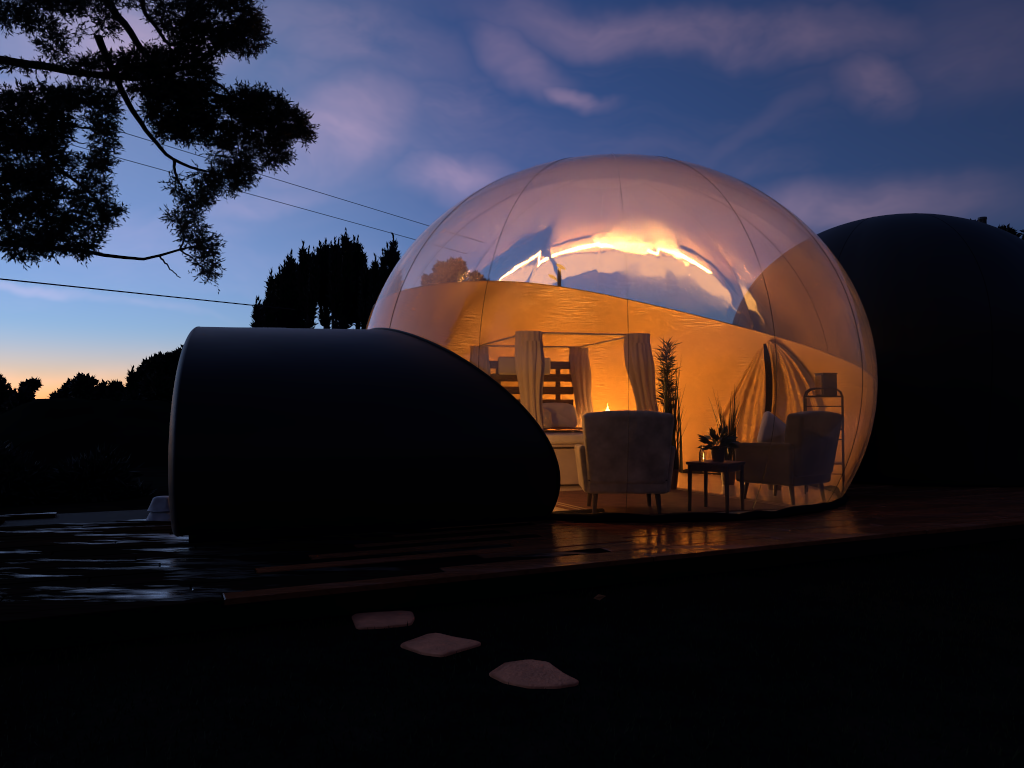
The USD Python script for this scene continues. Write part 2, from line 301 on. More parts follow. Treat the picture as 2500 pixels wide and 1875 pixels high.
MAT['glass'] = M('bottle_glass', {'p': ('principled_bsdf', {'base_color': (.8, .85, .75), 'roughness': .03, 'transmission_weight': 1.0, 'ior': 1.45})})

# ------------------------------------------------------------------ ground
def ground_sheet():
    r = np.r_[0, np.geomspace(.6, 900, 70)]; a = np.linspace(0, 2 * PI, 97)[:-1]
    x = r[None] * np.cos(a)[:, None]; y = r[None] * np.sin(a)[:, None] + 3
    z = -.155 + .012 * (meshkit.fbm(np.stack([x * 1.5, y * 1.5, 0 * x], -1), 3) - .5) * np.exp(-r / 40)[None]
    return grid(np.stack([x, y, z], -1), closed_u=True)
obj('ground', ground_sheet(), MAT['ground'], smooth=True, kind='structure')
# far mounds of scrub under the trees
def mound(cx, cy, rx, ry, h, seed):
    u = np.linspace(-1, 1, 40); X, Y = np.meshgrid(u, u, indexing='ij'); R = np.sqrt(X ** 2 + Y ** 2)
    z = -.2 + h * np.cos(np.clip(R, 0, 1) * PI / 2) ** 1.2 * (.8 + .4 * meshkit.fbm(np.stack([X * 4, Y * 4, 0 * X], -1), 4, seed))
    return grid(np.stack([cx + X * rx, cy + Y * ry, z], -1))
tag(stage.GetPrimAtPath(obj('mound', mound(-9.2, 17, 4.2, 3.2, 1.45, 3), MAT['earth'], smooth=True)), kind='structure')
tag(stage.GetPrimAtPath(obj('hill', mound(-30, 60, 34, 14, 2.0, 5), MAT['earth'], smooth=True)), kind='structure')

# ------------------------------------------------------------------ deck: boards laid along e1
E1 = np.array([.907, .42]) / np.hypot(.907, .42); E2 = np.array([-E1[1], E1[0]])
def uv(u, v, z=0.0): return np.array([*(E1 * u + E2 * v), z])
deck = thing('wooden_deck', 'low wet wooden deck of reddish boards under the bubble tent', 'deck', uv(0, 4.08, -.14))
row, V0 = .142, 4.08
for r in range(30):
    v0 = V0 + r * row; u = -7.5 - (r * 1.37 % 3.1)
    while u < 12.5:
        L = 2.6; j = rng.normal(0, .0015); zt = rng.normal(0, .002)
        c = [uv(u + .003, v0 + .004 + j), uv(u + L - .003, v0 + .004 + j), uv(u + L - .003, v0 + row - .004 + j), uv(u + .003, v0 + row - .004 + j)]
        top = np.array(c) + [0, 0, zt]; cen = top.mean(0); ch = .003
        rim = cen + (top - cen) * np.array([1, 1, 1]); inn = np.array([p + (cen - p) / np.linalg.norm(cen - p) * .006 for p in top])
        vv = np.vstack([inn, top - [0, 0, ch], top - [0, 0, .03]])
        ff = [[0, 1, 2], [0, 2, 3]]
        for k in range(4):
            k2 = (k + 1) % 4; ff += [[4 + k, 4 + k2, k2], [4 + k, k2, k], [8 + k, 8 + k2, 4 + k2], [8 + k, 4 + k2, 4 + k]]
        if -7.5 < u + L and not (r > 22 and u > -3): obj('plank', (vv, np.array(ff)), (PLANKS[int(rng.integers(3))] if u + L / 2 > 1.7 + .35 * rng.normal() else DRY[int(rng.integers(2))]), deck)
        u += L
def slab(u0, u1, v0, v1, z0, z1):
    p = [uv(u, v, z) for z in (z0, z1) for u, v in ((u0, v0), (u1, v0), (u1, v1), (u0, v1))]
    return np.array(p), np.array([[3, 2, 1, 0], [4, 5, 6, 7], [0, 1, 5, 4], [1, 2, 6, 5], [2, 3, 7, 6], [3, 0, 4, 7]])
obj('fascia', slab(-7.5, 12.5, V0 + .006, V0 + .028, -.15, -.006), MAT['trim'], deck)
obj('joists', slab(-7.5, 12.5, V0 + .03, V0 + 4.25, -.15, -.034), MAT['trim'], deck)

# ------------------------------------------------------------------ the bubble tent
BC = np.array([1.13, 8.968]); BA, BV, BZ = 2.88, 2.56, 1.267; NG = 14; AZ0 = -150.5
TF = math.asin((.0 - BZ) / BV)          # parameter at the floor
def ell(az, t, off=0.0, bulge=1.0):
    """point of the inflated skin: compass azimuth (deg), latitude parameter t"""
    az = np.asarray(az, float); t = np.asarray(t, float); ph = np.radians(az - AZ0) * NG / 2
    g = bulge * .010 * (np.abs(np.sin(ph)) ** .7 - .55) * np.clip(np.cos(t), 0, 1) ** .5
    r = (BA + off) * np.cos(t) + g * 1.0; z = BZ + (BV + off) * np.sin(t)
    return np.stack(np.broadcast_arrays(BC[0] + r * np.sin(np.radians(az)), BC[1] + r * np.cos(np.radians(az)), z), -1)
def zb(az): return 1.89 + .92 * np.cos(np.radians(np.asarray(az) + 25))
def tz(z): return np.arcsin(np.clip((np.asarray(z) - BZ) / BV, -1, 1))
def patch(az0, az1, lo, hi, na, nt, off=0.0):
    az = np.linspace(az0, az1, na)[:, None]; s = np.linspace(0, 1, nt)[None]
    a = lo(az) if callable(lo) else lo; b = hi(az) if callable(hi) else hi
    return grid(ell(az, a + (b - a) * s, off))
AL, AR = -104.0, 108.0
bubble = thing('bubble_tent', 'large clear inflatable bubble tent glowing orange from inside', 'bubble tent', (BC[0], BC[1], 0))
TCAP = math.radians(78)
clear = cat([patch(AR, 360 + AL, TF, PI / 2 - .004, 200, 100), patch(AL, AR, lambda a: tz(zb(a)), PI / 2 - .004, 280, 70)])
clear = trimesh.Trimesh(*clear, process=False); clear.merge_vertices(merge_tex=True, merge_norm=True, digits_vertex=5)
obj('clear_skin', clear, MAT['clear'], bubble, smooth=True)
obj('opaque_wall', patch(AL, AR, TF, lambda a: tz(zb(a)), 280, 60, off=-.004), MAT['wall'], bubble, smooth=True, label='tan opaque lower wall at the back of the bubble')
obj('outer_cover', patch(AL, AR, TF, lambda a: tz(zb(a) + .004), 280, 40, off=.012), MAT['outer'], bubble, smooth=True)
aa = np.linspace(AL, AR, 160); obj('wall_hem', tube(ell(aa, tz(zb(aa)), .003), .011, 6), MAT['wall'], bubble, smooth=True)
for sde in (AL, AR):
    tt = np.linspace(TF, float(tz(zb(sde))), 40); obj('edge_hem', tube(ell(sde, tt, .002), .010, 6), MAT['wall'], bubble, smooth=True)
for k in range(NG):                                  # welded meridian seams
    az = AZ0 + k * 360 / NG; az = (az + 180) % 360 - 180
    back = AL < az < AR
    tt = np.linspace(float(tz(zb(az))) + .01 if back else TF + .03, TCAP, 70)
    P = ell(az, tt, -.002); o = np.array([BC[0], BC[1], 0]);
    w = np.array([math.cos(math.radians(az)), -math.sin(math.radians(az)), 0]) * .0032
    wob = 1 + .5 * (meshkit.noise(np.stack([tt * 30, 0 * tt, 0 * tt + k], -1)) - .5)
    S = np.stack([P - w * wob[:, None], P + (P - [BC[0], BC[1], BZ]) * .003, P + w * wob[:, None]], 1)
    obj('seam', grid(S), MAT['seam'], bubble, smooth=True)
def cap():
    a = np.linspace(0, 360, 65)[:, None]; t = np.linspace(TCAP - .01, PI / 2, 10)[None]
    return grid(ell(a, t, .006, 0))
obj('crown_patch', cap(), MAT['cap'], bubble, smooth=True)
def torus_az(r, rad, z, az0, az1, n=90, wob=0.0):
    a = np.linspace(az0, az1, n); rr = r + wob * (meshkit.noise(np.stack([a * .35, 0 * a, 0 * a], -1)) - .5)
    zz = z + wob * (meshkit.noise(np.stack([a * .23, 0 * a + 5, 0 * a], -1)) - .5)
    return np.stack([BC[0] + rr * np.sin(np.radians(a)), BC[1] + rr * np.cos(np.radians(a)), zz], -1), rad
RB = BA * math.cos(TF)
p_, r_ = torus_az(RB + .035, .042, .03, 0, 360, 160, .05); obj('base_skirt', tube(p_, r_, 10), MAT['trim'], bubble, smooth=True, label='black skirt round the foot of the bubble')
obj('floor', lathe([(0, .030), (RB - .02, .030), (RB, .012)], 96, (BC[0], BC[1], 0)), MAT['floor'], bubble)

# gathered door flap on the back right wall, with a black zip slit
DAZ = 60.0
def door():
    nu, nv = 121, 60
    u = np.linspace(-1, 1, nu)[:, None]; v = np.linspace(0, 1, nv)[None]      # v: 0 apex, 1 floor
    half = 20.5 * np.sin(np.clip(v * 1.25, 0, 1) * PI / 2) ** .62
    az = DAZ + u * half * (1 + .18 * np.clip(u, 0, 1) * np.sin(v * PI))
    z = 1.90 - v * 1.86 - .16 * np.abs(u) ** 1.5 * np.sin(np.clip(v * 1.4, 0, 1) * PI)
    fan = np.sin(u * 17 + 1.2 * np.sin(u * 7)) * .030 + np.sin(u * 41 + 2 * np.sin(v * 5)) * .011
    depth = .035 + fan * np.clip(v * 3.5, 0, 1) * np.clip(1.25 - v * .75, .2, 1) + .03 * (meshkit.fbm(np.stack(np.broadcast_arrays(u * 4, v * 5, 0 * u * v), -1), 3) - .5) * np.clip(v * 2, 0, 1)
    depth = depth * np.clip((1 - np.abs(u)) * 9, .15, 1)
    return grid(ell(az, tz(z), -.01 - depth, .6))
flap = obj('door_flap', door(), MAT['flap'], bubble, smooth=True, label='gathered shiny door flap fanning from one point')
zs = np.linspace(1.88, .10, 50); cz = np.stack([ell(DAZ + s, tz(zs), -.125 - .004 * abs(s)) for s in (-1.15, 1.15)], 1)
wz = .4 + .6 * np.clip((1.9 - zs) * 4, 0, 1); mid = cz.mean(1, keepdims=True); cz = mid + (cz - mid) * wz[:, None, None]
obj('door_slit', grid(cz), MAT['slit'], bubble)

# ------------------------------------------------------------------ dark side dome behind on the right
DC = BC + E1 * 5.30 + E2 * .35; DA, DV, DZ = 2.40, 1.98, 1.88
def dome_pt(az, t, off=0.0):
    """t from -1 (floor) over 0 (widest) to 1 (crown)"""
    az, t = np.broadcast_arrays(np.asarray(az, float), np.asarray(t, float))
    g = .012 * (np.abs(np.sin(np.radians(az) * 8)) ** .7 - .5); up = np.clip(t, 0, 1) * PI / 2; dn = np.clip(-t, 0, 1)
    r = (DA + off) * np.cos(up) * (1 - .10 * dn ** 2) + g * np.cos(up); z = DZ * (1 - dn) + (DV + off) * np.sin(up)
    r = r + .02 * (meshkit.fbm(np.stack([az * .05, z * 1.2, 0 * z], -1), 3) - .5) * np.cos(up)
    return np.stack([DC[0] + r * np.sin(np.radians(az)), DC[1] + r * np.cos(np.radians(az)), z], -1)
side = thing('side_dome', 'dark opaque inflated dome tent at the right edge', 'dome tent', (DC[0], DC[1], 0))
obj('cover', grid(dome_pt(np.linspace(0, 360, 257)[:, None], np.linspace(-1, 1, 80)[None])), MAT['outer'], side, smooth=True)
for k in range(8):
    obj('seam', tube(dome_pt(np.full(60, k * 45.0), np.linspace(-1, .97, 60), -.001), .004, 5), MAT['trim'], side, smooth=True)
a = np.linspace(0, 360, 120); obj('base_skirt', tube(np.stack([DC[0] + 2.19 * np.sin(np.radians(a)), DC[1] + 2.19 * np.cos(np.radians(a)), 0 * a + .03], -1), .05, 8), MAT['trim'], side, smooth=True)

# ------------------------------------------------------------------ entrance tunnel pod on the left
tunnel = thing('entrance_tunnel', 'low black inflated entrance tunnel in front of the clear bubble', 'tunnel tent', (BC[0] - 3.0, BC[1] - 1.4, 0))
def tun(s, th, w=2.12, h=1.17, off=0.0):
    """s: metres from the bubble's centre to the left, th: angle round the section"""
    c = BC - E1 * 0; fall = 1 - .05 * np.clip((s - 2.5) / 2, 0, 1)
    x = (w * fall + off) * np.cos(th); z = .60 + (h * fall + off) * np.sin(th)
    return np.stack(np.broadcast_arrays(BC[0] - E1[0] * s - E2[0] * x, BC[1] - E1[1] * s - E2[1] * x, np.maximum(z, 0)), -1)
TH = np.linspace(-.52, PI + .52, 90)
def tun_start(th):
    """where the tunnel's skin meets the bubble's skin"""
    s = np.full_like(th, 2.0)
    for _ in range(60):
        P = tun(s, th); k = np.sqrt((((P[:, :2] - BC) / BA) ** 2).sum(1) + ((P[:, 2] - BZ) / BV) ** 2)
        s = s + np.clip((1.012 - k) * 2.0, -.2, .2)
    return np.clip(s, .3, 4)
s0 = tun_start(TH)
SEND = (4.45 + .25 * np.cos(TH))[:, None]
S = s0[:, None] + (SEND - s0[:, None]) * np.linspace(0, 1, 50)[None]
ribs = .012 * (meshkit.fbm(np.stack([S * 1.3, np.broadcast_to(TH[:, None] * 2.2, S.shape), 0 * S], -1), 3) - .5)
obj('cover', grid(tun(S, TH[:, None], off=ribs)), MAT['outer'], tunnel, smooth=True)
q = np.linspace(0, 1, 26)[None]                        # bulging end
capP = tun(SEND + .10 * np.sin(q * PI / 2), TH[:, None]); axp = tun(np.full((1, 26), 4.45) + .10 * np.sin(q * PI / 2), np.array([[PI / 2]]), w=0, h=0)
rad = np.cos(q * PI / 2) ** .35
capP = axp + (capP - axp) * rad[..., None]; capP[..., 2] = np.maximum(capP[..., 2], 0)
obj('end_wall', grid(capP), MAT['endcap'], tunnel, smooth=True, label='paler bulging end wall catching the afterglow')
obj('junction_hem', tube(tun(s0, TH, off=.004), .012, 8), MAT['outer'], tunnel, smooth=True)
zb_ = tun(np.linspace(1.2, 4.6, 30), np.full(30, -.545), off=.02); zb_[:, 2] = .03
obj('base_skirt', tube(zb_, .04, 8), MAT['trim'], tunnel, smooth=True)

# ------------------------------------------------------------------ inside: rug and seats
FZ = .030
def rug():
    ce = np.array([.48, 7.08]); a = E1; b = -E2       # b runs towards the camera
    pts = []
    for (i, j) in ((0, -1.25), (2.08, -1.25), (2.08, .95), (0, .62)):
        pts.append(ce + a * i + b * j)
    return np.array(pts)
RG = rug()
def polyslab(pts, z0, z1):
    m = trimesh.creation.extrude_polygon(sg.Polygon(pts), z1 - z0, engine='earcut'); m.apply_translation([0, 0, z0]); return m
rugp = thing('rug', 'reddish brown rug with pale border stripe on the bubble floor', 'rug', (1.4, 7.2, FZ))
obj('pile', polyslab(RG, FZ + .001, FZ + .010), MAT['rug'], rugp)
for off in (.05, .12):
    a, b = RG[0] + E1 * off, RG[3] + E1 * off; obj('stripe', polyslab([a, b, b + E1 * .022, a + E1 * .022], FZ + .0105, FZ + .013), MAT['rug_edge'], rugp)
    a, b = RG[1] - E1 * off, RG[2] - E1 * off; obj('stripe', polyslab([a, b, b - E1 * .022, a - E1 * .022], FZ + .0105, FZ + .013), MAT['rug_edge'], rugp)

def armchair(label, az, loc, mat, group):
    t = thing('armchair', label, 'armchair', loc, group); T = lambda m: turn(m, az, loc)
    zt, Z = FZ, 0.0
    def arch(w):  # gently arched top edge
        return [(x * w, y, .835 + .025 * (1 - x * x)) for x in (-1, -.5, 0, .5, 1) for y in (-.395, -.30)]
    obj('backrest', T(hull([(s * .30, y, .31) for s in (-1, 1) for y in (-.31, -.20)] + arch(.348), .045)), mat, t, smooth=50)
    obj('seat_base', T(hull([(s * .315, y, z) for s in (-1, 1) for y in (-.29, .30) for z in (.215, .275)], .035)), mat, t, smooth=50)
    obj('seat_cushion', T(hull([(s * .27, y, z) for s in (-1, 1) for y in (-.18, .33) for z in (.34, .39)], .05)), mat, t, smooth=50)
    for s in (-1, 1):
        obj('arm', T(hull([(s * .345, -.27, .22), (s * .345, .29, .22), (s * .385, -.30, .565), (s * .385, .27, .55)], .035)), mat, t, smooth=50)
    obj('piping', T(tube(smoothline([(-.34, -.336, .30), (-.2, -.342, .303), (.2, -.342, .303), (.34, -.336, .30)], 12), .007, 6)), MAT['piping'], t, smooth=True)
    for s in (-1, 1):
        for y, sp in ((-.24, -.03), (.25, .03)):
            obj('leg', T(tube([(s * .27, y, .19), (s * .285, y + sp, .0)], [.027, .017], 10)), MAT['dark_wood'], t, smooth=40)
    return t
armchair('grey mottled velvet armchair seen from behind at the clear front', 1.0, (1.005, 6.90, FZ + .010), MAT['velvet'], None)
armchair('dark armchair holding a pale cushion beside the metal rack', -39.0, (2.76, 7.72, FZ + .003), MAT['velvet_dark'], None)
c2 = np.array([2.76, 7.72, FZ])
cush = obj('cushion', turn(hull([(-.17, .03, .62), (.12, .03, .50), (-.10, .0, .86), (.17, .0, .74), (.02, .06, .68), (.02, -.04, .68)], .045), -39, c2 + [-.10, -.0, 0]), MAT['white_linen'], smooth=60)
tag(stage.GetPrimAtPath(cush), 'pale cushion propped on the dark armchair', 'cushion')

# side table
st = np.array([1.845, 6.88, FZ + .010]); table = thing('side_table', 'small square dark wooden side table between the armchairs', 'side table', st)
TT = lambda m: turn(m, 38, st)
obj('table_top', TT(rbox((-.20, -.20, .415), (.20, .20, .440), .006)), MAT['dark_wood'], table, smooth=40)
for x in (-1, 1):
    obj('apron', TT(box((x * .17 - .008, -.165, .36), (x * .17 + .008, .165, .414))), MAT['dark_wood'], table)
    obj('apron', TT(box((-.16, x * .17 - .008, .36), (.16, x * .17 + .008, .414))), MAT['dark_wood'], table)
    for y in (-1, 1): obj('leg', TT(tube([(x * .172, y * .172, .414), (x * .176, y * .176, 0)], [.021, .016], 8)), MAT['dark_wood'], table, smooth=40)
# potted plant and bottle on it
pp = st + [.03, .03, .440]; plant = thing('potted_plant', 'small leafy houseplant in a dark pot on the side table', 'plant', pp)
obj('pot', lathe([(0, 0), (.05, 0), (.068, .13), (.074, .135), (.066, .14), (.058, .12), (0, .118)], 24, pp), MAT['dark_pot'], plant, smooth=40)
n = 90; ang = rng.uniform(0, 2 * PI, n); el = rng.uniform(.05, 1.3, n); D = np.stack([np.cos(ang) * np.cos(el), np.sin(ang) * np.cos(el), np.sin(el)], 1)
obj('leaf', leaves(pp + [0, 0, .13] + D * rng.uniform(.02, .13, n)[:, None], D + [0, 0, -.35], rng.uniform(.07, .13, n), .04), MAT['leaf'], plant, kind='stuff')
bp = st + [-.13, -.02, .440]; bot = thing('bottle', 'small clear glass bottle beside the potted houseplant', 'bottle', bp)
obj('glass', lathe([(0, .0), (.026, .0), (.028, .01), (.028, .08), (.012, .11), (.012, .145), (.0, .146)], 20, bp), MAT['glass'], bot, smooth=40)

# tall reeds behind the front armchair, and a second clump by the door
def reeds(label, loc, h, n, bushy, mat, spread, name='tall_potted_grass'):
    t = thing(name, label, 'plant', loc); loc = np.asarray(loc, float)
    obj('pot', lathe([(0, 0), (.07, 0), (.10, .22), (.108, .23), (.10, .24), (.09, .21), (0, .205)], 28, loc), MAT['pot'], t, smooth=40)
    parts = []
    for _ in range(n):
        a = rng.uniform(0, 2 * PI); s = spread * rng.uniform(.2, 1); hh = h * rng.uniform(.45, .95); k = np.linspace(0, 1, 7)
        bx = loc + [rng.normal(0, .04), rng.normal(0, .04), .2]
        P = bx + np.stack([np.cos(a) * s * k ** 1.8, np.sin(a) * s * k ** 1.8, (hh - .2) * k], 1); w = .011 * (1 - k ** 2) + .001
        sd = np.array([-np.sin(a), np.cos(a), 0]); parts.append(grid(np.stack([P - sd * w[:, None], P + sd * w[:, None]], 1)))
    obj('blade', cat(parts), mat, t, kind='stuff')
    if bushy:
        obj('stem', tube([loc + [0, 0, .2], loc + [-.01, 0, h * .6], loc + [-.04, .0, h]], [.012, .009, .004], 6), MAT['bark'], t)
        m = 420; z = rng.uniform(.58, 1.0, m) * h; a = rng.uniform(0, 2 * PI, m)
        P = loc + np.stack([-.03 + 0 * z + rng.normal(0, .02, m), rng.normal(0, .02, m), z], 1); D = np.stack([np.cos(a), np.sin(a), rng.uniform(-.1, 1.2, m)], 1)
        obj('leaf', leaves(P, D, rng.uniform(.08, .19, m), .014), MAT['leaf'], t, kind='stuff')
reeds('tall grassy potted plant with bushy dark top behind the grey armchair', (1.82, 8.75, FZ), 1.66, 70, True, MAT['leaf'], .22)
reeds('spiky potted plant left of the gathered door flap', (2.66, 9.35, FZ), 1.30, 46, False, MAT['leaf'], .34)
reeds('dried pale stems standing between dark armchair and door slit', (3.02, 8.75, FZ), 1.02, 16, False, MAT['reed'], .12, 'dried_stems')

# metal rack on wheels with a tin box on top
rk = np.array([3.42, 8.32, FZ]); rack = thing('metal_rack', 'tall round-cornered metal shelf rack behind the dark armchair', 'shelf rack', rk)
TR = lambda m: turn(m, 25, rk)
for y in (-.13, .13):
    obj('frame', TR(tube(smoothline([(-.19, y, 0), (-.19, y, .9), (-.19, y, 1.06), (-.15, y, 1.135), (-.08, y, 1.15), (.08, y, 1.15), (.15, y, 1.135), (.19, y, 1.06), (.19, y, .9), (.19, y, 0)], 50), .010, 8)), MAT['rack'], rack, smooth=True)
for z in (1.055, .70, .33):
    obj('shelf', TR(rbox((-.19, -.135, z), (.19, .135, z + .016), .004)), MAT['rack'], rack)
    obj('rail', TR(tube([(-.19, -.13, z - .10), (.19, -.13, z - .10)], .006, 6)), MAT['rack'], rack)
bx = rk + [.03, 0, 1.072]; tin = thing('tin_box', 'grey box with one shining side on top of the metal rack', 'box', bx)
obj('body', turn(rbox((-.09, -.07, 0), (.09, .07, .235), .008), -16, bx), MAT['tin'], tin, smooth=40)
obj('shiny_panel', turn(rbox((-.101, -.055, .01), (-.0905, .055, .225), .004), -16, bx), MAT['silver'], tin, smooth=40)
obj('lid', turn(rbox((-.094, -.074, .2355), (.094, .074, .250), .005), -16, bx), MAT['tin'], tin, smooth=40)
for i, (dx, z, lab) in enumerate(((-.08, .716, 'dark jar on the middle shelf of the metal rack, left one'), (.09, .716, 'dark jar on the middle shelf of the metal rack, right one'))):
    jp = rk + [*(E1 * dx), z]; j = thing('jar', lab, 'jar', jp); obj('body', lathe([(0, 0), (.055, 0), (.06, .02), (.06, .13), (.045, .15), (.045, .165), (0, .166)], 20, jp), MAT['tin'], j, smooth=40)

# ------------------------------------------------------------------ canopy bed
FL, FR = np.array([.20, 9.00]), np.array([1.54, 9.30]); BL, BR = np.array([-.47, 10.86]), np.array([.98, 11.10])
bed = thing('canopy_bed', 'four-poster bed with pale mattress and thin canopy frame inside the bubble', 'bed', ((FL + FR + BL + BR)[0] / 4, (FL + FR + BL + BR)[1] / 4, FZ))
def quad(i, j):  # bilinear inside the bed, i across, j from foot to head
    return (FL * (1 - i) + FR * i) * (1 - j) + (BL * (1 - i) + BR * i) * j
def q3(i, j, z): return np.array([*quad(i, j), z])
def qbox(i0, i1, j0, j1, z0, z1, r=.02): return hull([q3(i, j, z) for i in (i0, i1) for j in (j0, j1) for z in (z0 + r, z1 - r)], r)
ZT = 1.865
for i in (0, 1):
    for j in (0, 1): obj('post', tube([q3(i, j, FZ), q3(i, j, ZT)], .014, 8), MAT['metal'], bed, smooth=True)
for a, b in (((0, 0), (1, 0)), ((0, 1), (1, 1)), ((0, 0), (0, 1)), ((1, 0), (1, 1))):
    obj('canopy_rail', tube([q3(*a, ZT), q3(*b, ZT)], .013, 8), MAT['metal'], bed, smooth=True)
obj('bed_base', qbox(.03, .97, .02, .97, .05, .48, .015), MAT['bed_base'], bed, smooth=40)
obj('base_rail', qbox(.02, .98, .0, .99, .50, .535, .012), MAT['bed_base'], bed, smooth=40)
for i in (.1, .9):
    for j in (.08, .9): obj('leg', tube([q3(i, j, FZ), q3(i, j, .14)], .03, 8), MAT['dark_wood'], bed)
obj('mattress', qbox(.02, .98, .0, .98, .538, .655, .04), MAT['white_linen'], bed, smooth=50)
def blanket():
    I, J = np.meshgrid(np.linspace(.02, .98, 50), np.linspace(.30, .80, 50), indexing='ij')
    P = np.stack([*(((1 - I)[..., None] * FL + I[..., None] * FR) * (1 - J)[..., None] + ((1 - I)[..., None] * BL + I[..., None] * BR) * J[..., None]).transpose(2, 0, 1), .672 + .05 * meshkit.fbm(np.stack([I * 5, J * 6, 0 * I], -1), 4)], -1)
    return grid(P)
obj('blanket', blanket(), MAT['blanket'], bed, smooth=True)
hb = 'headboard'
for k, z in enumerate((.80, .985, 1.17, 1.355, 1.54)):
    obj('headboard_plank', hull([q3(i, 1.005, zz) for i in (.06, .94) for zz in (z + .01, z + .105)] + [q3(i, 1.02, zz) for i in (.06, .94) for zz in (z + .01, z + .105)], .008), MAT['brown_wood'], bed, smooth=40)
for i in (.2, .5, .8): obj('headboard_post', hull([q3(i + d, 1.025, z) for d in (-.02, .02) for z in (.2, 1.62)] + [q3(i + d, 1.03, z) for d in (-.02, .02) for z in (.2, 1.62)], .006), MAT['brown_wood'], bed)
hc = obj('head_cushion', hull([q3(i, j, z) for i in (.20, .68) for j in (.975, .985) for z in (1.48, 1.68)], .028), MAT['cushion'], smooth=60)
tag(stage.GetPrimAtPath(hc), 'long cream cushion hung across the top of the slatted headboard', 'cushion')
def pillow(i, j, z, w, d, h, tilt, lab, mat):
    u = np.linspace(0, 2 * PI, 40, endpoint=False)[:, None]; v = np.linspace(-PI / 2, PI / 2, 16)[None]
    se = lambda c, e: np.sign(c) * np.abs(c) ** e
    X = w / 2 * se(np.cos(u), .45) * np.cos(v) ** .5; Y = d / 2 * se(np.sin(u), .45) * np.cos(v) ** .5; Z = h / 2 * np.sin(v) * (1 - .55 * (np.abs(np.cos(u)) * np.abs(np.sin(u)) * 2) * np.cos(v)) + 0 * X
    ct, s_ = math.cos(tilt), math.sin(tilt); Y, Z = Y * ct - Z * s_, Y * s_ + Z * ct
    a = math.atan2(*(FR - FL)[::-1]); V = np.stack([X * math.cos(a) - Y * math.sin(a), X * math.sin(a) + Y * math.cos(a), Z], -1) + q3(i, j, z)
    t = obj('pillow', grid(V, closed_u=True), mat, smooth=True); tag(stage.GetPrimAtPath(t), lab, 'pillow')
pillow(.72, .90, .86, .62, .42, .16, 1.05, 'white pillow standing nearest the lamp at the bed head', MAT['white_linen'])
pillow(.28, .90, .86, .62, .42, .16, 1.05, 'white pillow at the far left of the bed head', MAT['white_linen'])
pillow(.45, .70, .82, .36, .34, .14, 1.0, 'round patterned cushion leaning in the middle of the bed', MAT['cushion'])

def curtain(p, ztop, zbot, w0, w1, drift, label, lean=(0, 0)):
    """bunched sheer curtain hanging from a corner of the canopy"""
    t = thing('bed_curtain', label, 'curtain', (p[0], p[1], zbot), 'sheer curtains tied at the bed posts')
    u = np.linspace(0, 2 * PI, 120, endpoint=False)[:, None]; v = np.linspace(0, 1, 36)[None]
    ple = 1 + .17 * np.sin(u * 9 + 1.5 * np.sin(v * 3)) * np.clip(v * 4, .35, 1) + .06 * np.sin(u * 17 + v * 5)
    w = w0 + (w1 - w0) * v ** 1.2 + .012 * np.sin(v * 9)
    cx = p[0] + drift[0] * v ** 1.3; cy = p[1] + drift[1] * v ** 1.3
    P = np.stack([cx + w * ple * np.cos(u), cy + .62 * w * ple * np.sin(u), ztop - .10 - (ztop - .10 - zbot) * v + 0 * u], -1)
    obj('drape', grid(P, closed_u=True), MAT['curtain'], t, smooth=True)
    v2 = np.linspace(0, 1, 8)[None]; P2 = np.stack([p[0] + (w0 * 1.04 + .006 * np.sin(u * 14)) * np.cos(u) + 0 * v2, p[1] + .64 * w0 * (1.04 + .04 * np.sin(u * 14)) * np.sin(u) + 0 * v2, ztop + .015 - .12 * v2 + 0 * u], -1)
    obj('header', grid(P2, closed_u=True), MAT['curtain'], t, smooth=True)
curtain(FL, ZT, .50, .150, .095, (.06, .0), 'sheer curtain at the near left post, just over the tunnel')
curtain(FR, ZT, .50, .150, .090, (.22, .0), 'sheer curtain swept right at the near right bed post')
curtain(BL, ZT - .02, .60, .120, .10, (.05, -.05), 'sheer curtain at the far left post, mostly behind the tunnel')
curtain(BR, ZT - .02, .55, .130, .10, (.13, -.05), 'brightly lit sheer curtain at the far right post by the lamp')

# bedside table and the lit lamp
ns = np.array([1.37, 10.86, FZ]); night = thing('bedside_table', 'small wooden bedside table hidden behind the grey armchair', 'bedside table', ns)
obj('top', turn(rbox((-.17, -.15, .35), (.17, .15, .38), .006), -17, ns), MAT['brown_wood'], night)
obj('drawer', turn(rbox((-.15, -.13, .22), (.15, .13, .349), .006), -17, ns), MAT['brown_wood'], night)
for x in (-1, 1):
    for y in (-1, 1): obj('leg', turn(tube([(x * .13, y * .11, .22), (x * .14, y * .12, 0)], .018, 8), -17, ns), MAT['brown_wood'], night)
def lit_lamp(lp, label, k, R=.085):
    lamp = thing('bedside_lamp', label, 'lamp', lp)
    obj('base', lathe([(0, 0), (.075, 0), (.075, .015), (.02, .03), (.014, .20), (.0, .20)], 24, lp), MAT['brown_wood'], lamp, smooth=40)
    gz = .20; prof = [(0.012, gz)] + [(R * math.sin(t), gz + R - R * math.cos(t)) for t in np.linspace(.2, PI - .35, 16)] + [(.018, gz + 2 * R + .02), (.008, gz + 2 * R + .055), (0, gz + 2 * R + .065)]
    obj('globe', lathe(prof, 32, lp), MAT[k], lamp, smooth=True)
    obj('finial', tube([lp + [0, 0, gz + 2 * R + .066], lp + [0, 0, gz + 2 * R + .14]], [.005, .003], 6), MAT['rack'], lamp)
lp = ns + [0, 0, .38]; lamp = thing('bedside_lamp', 'glowing bedside lamp whose tip shows above the grey armchair back', 'lamp', lp)
obj('base', lathe([(0, 0), (.08, 0), (.08, .015), (.02, .03), (.016, .36), (0, .36)], 24, lp), MAT['brown_wood'], lamp, smooth=40)
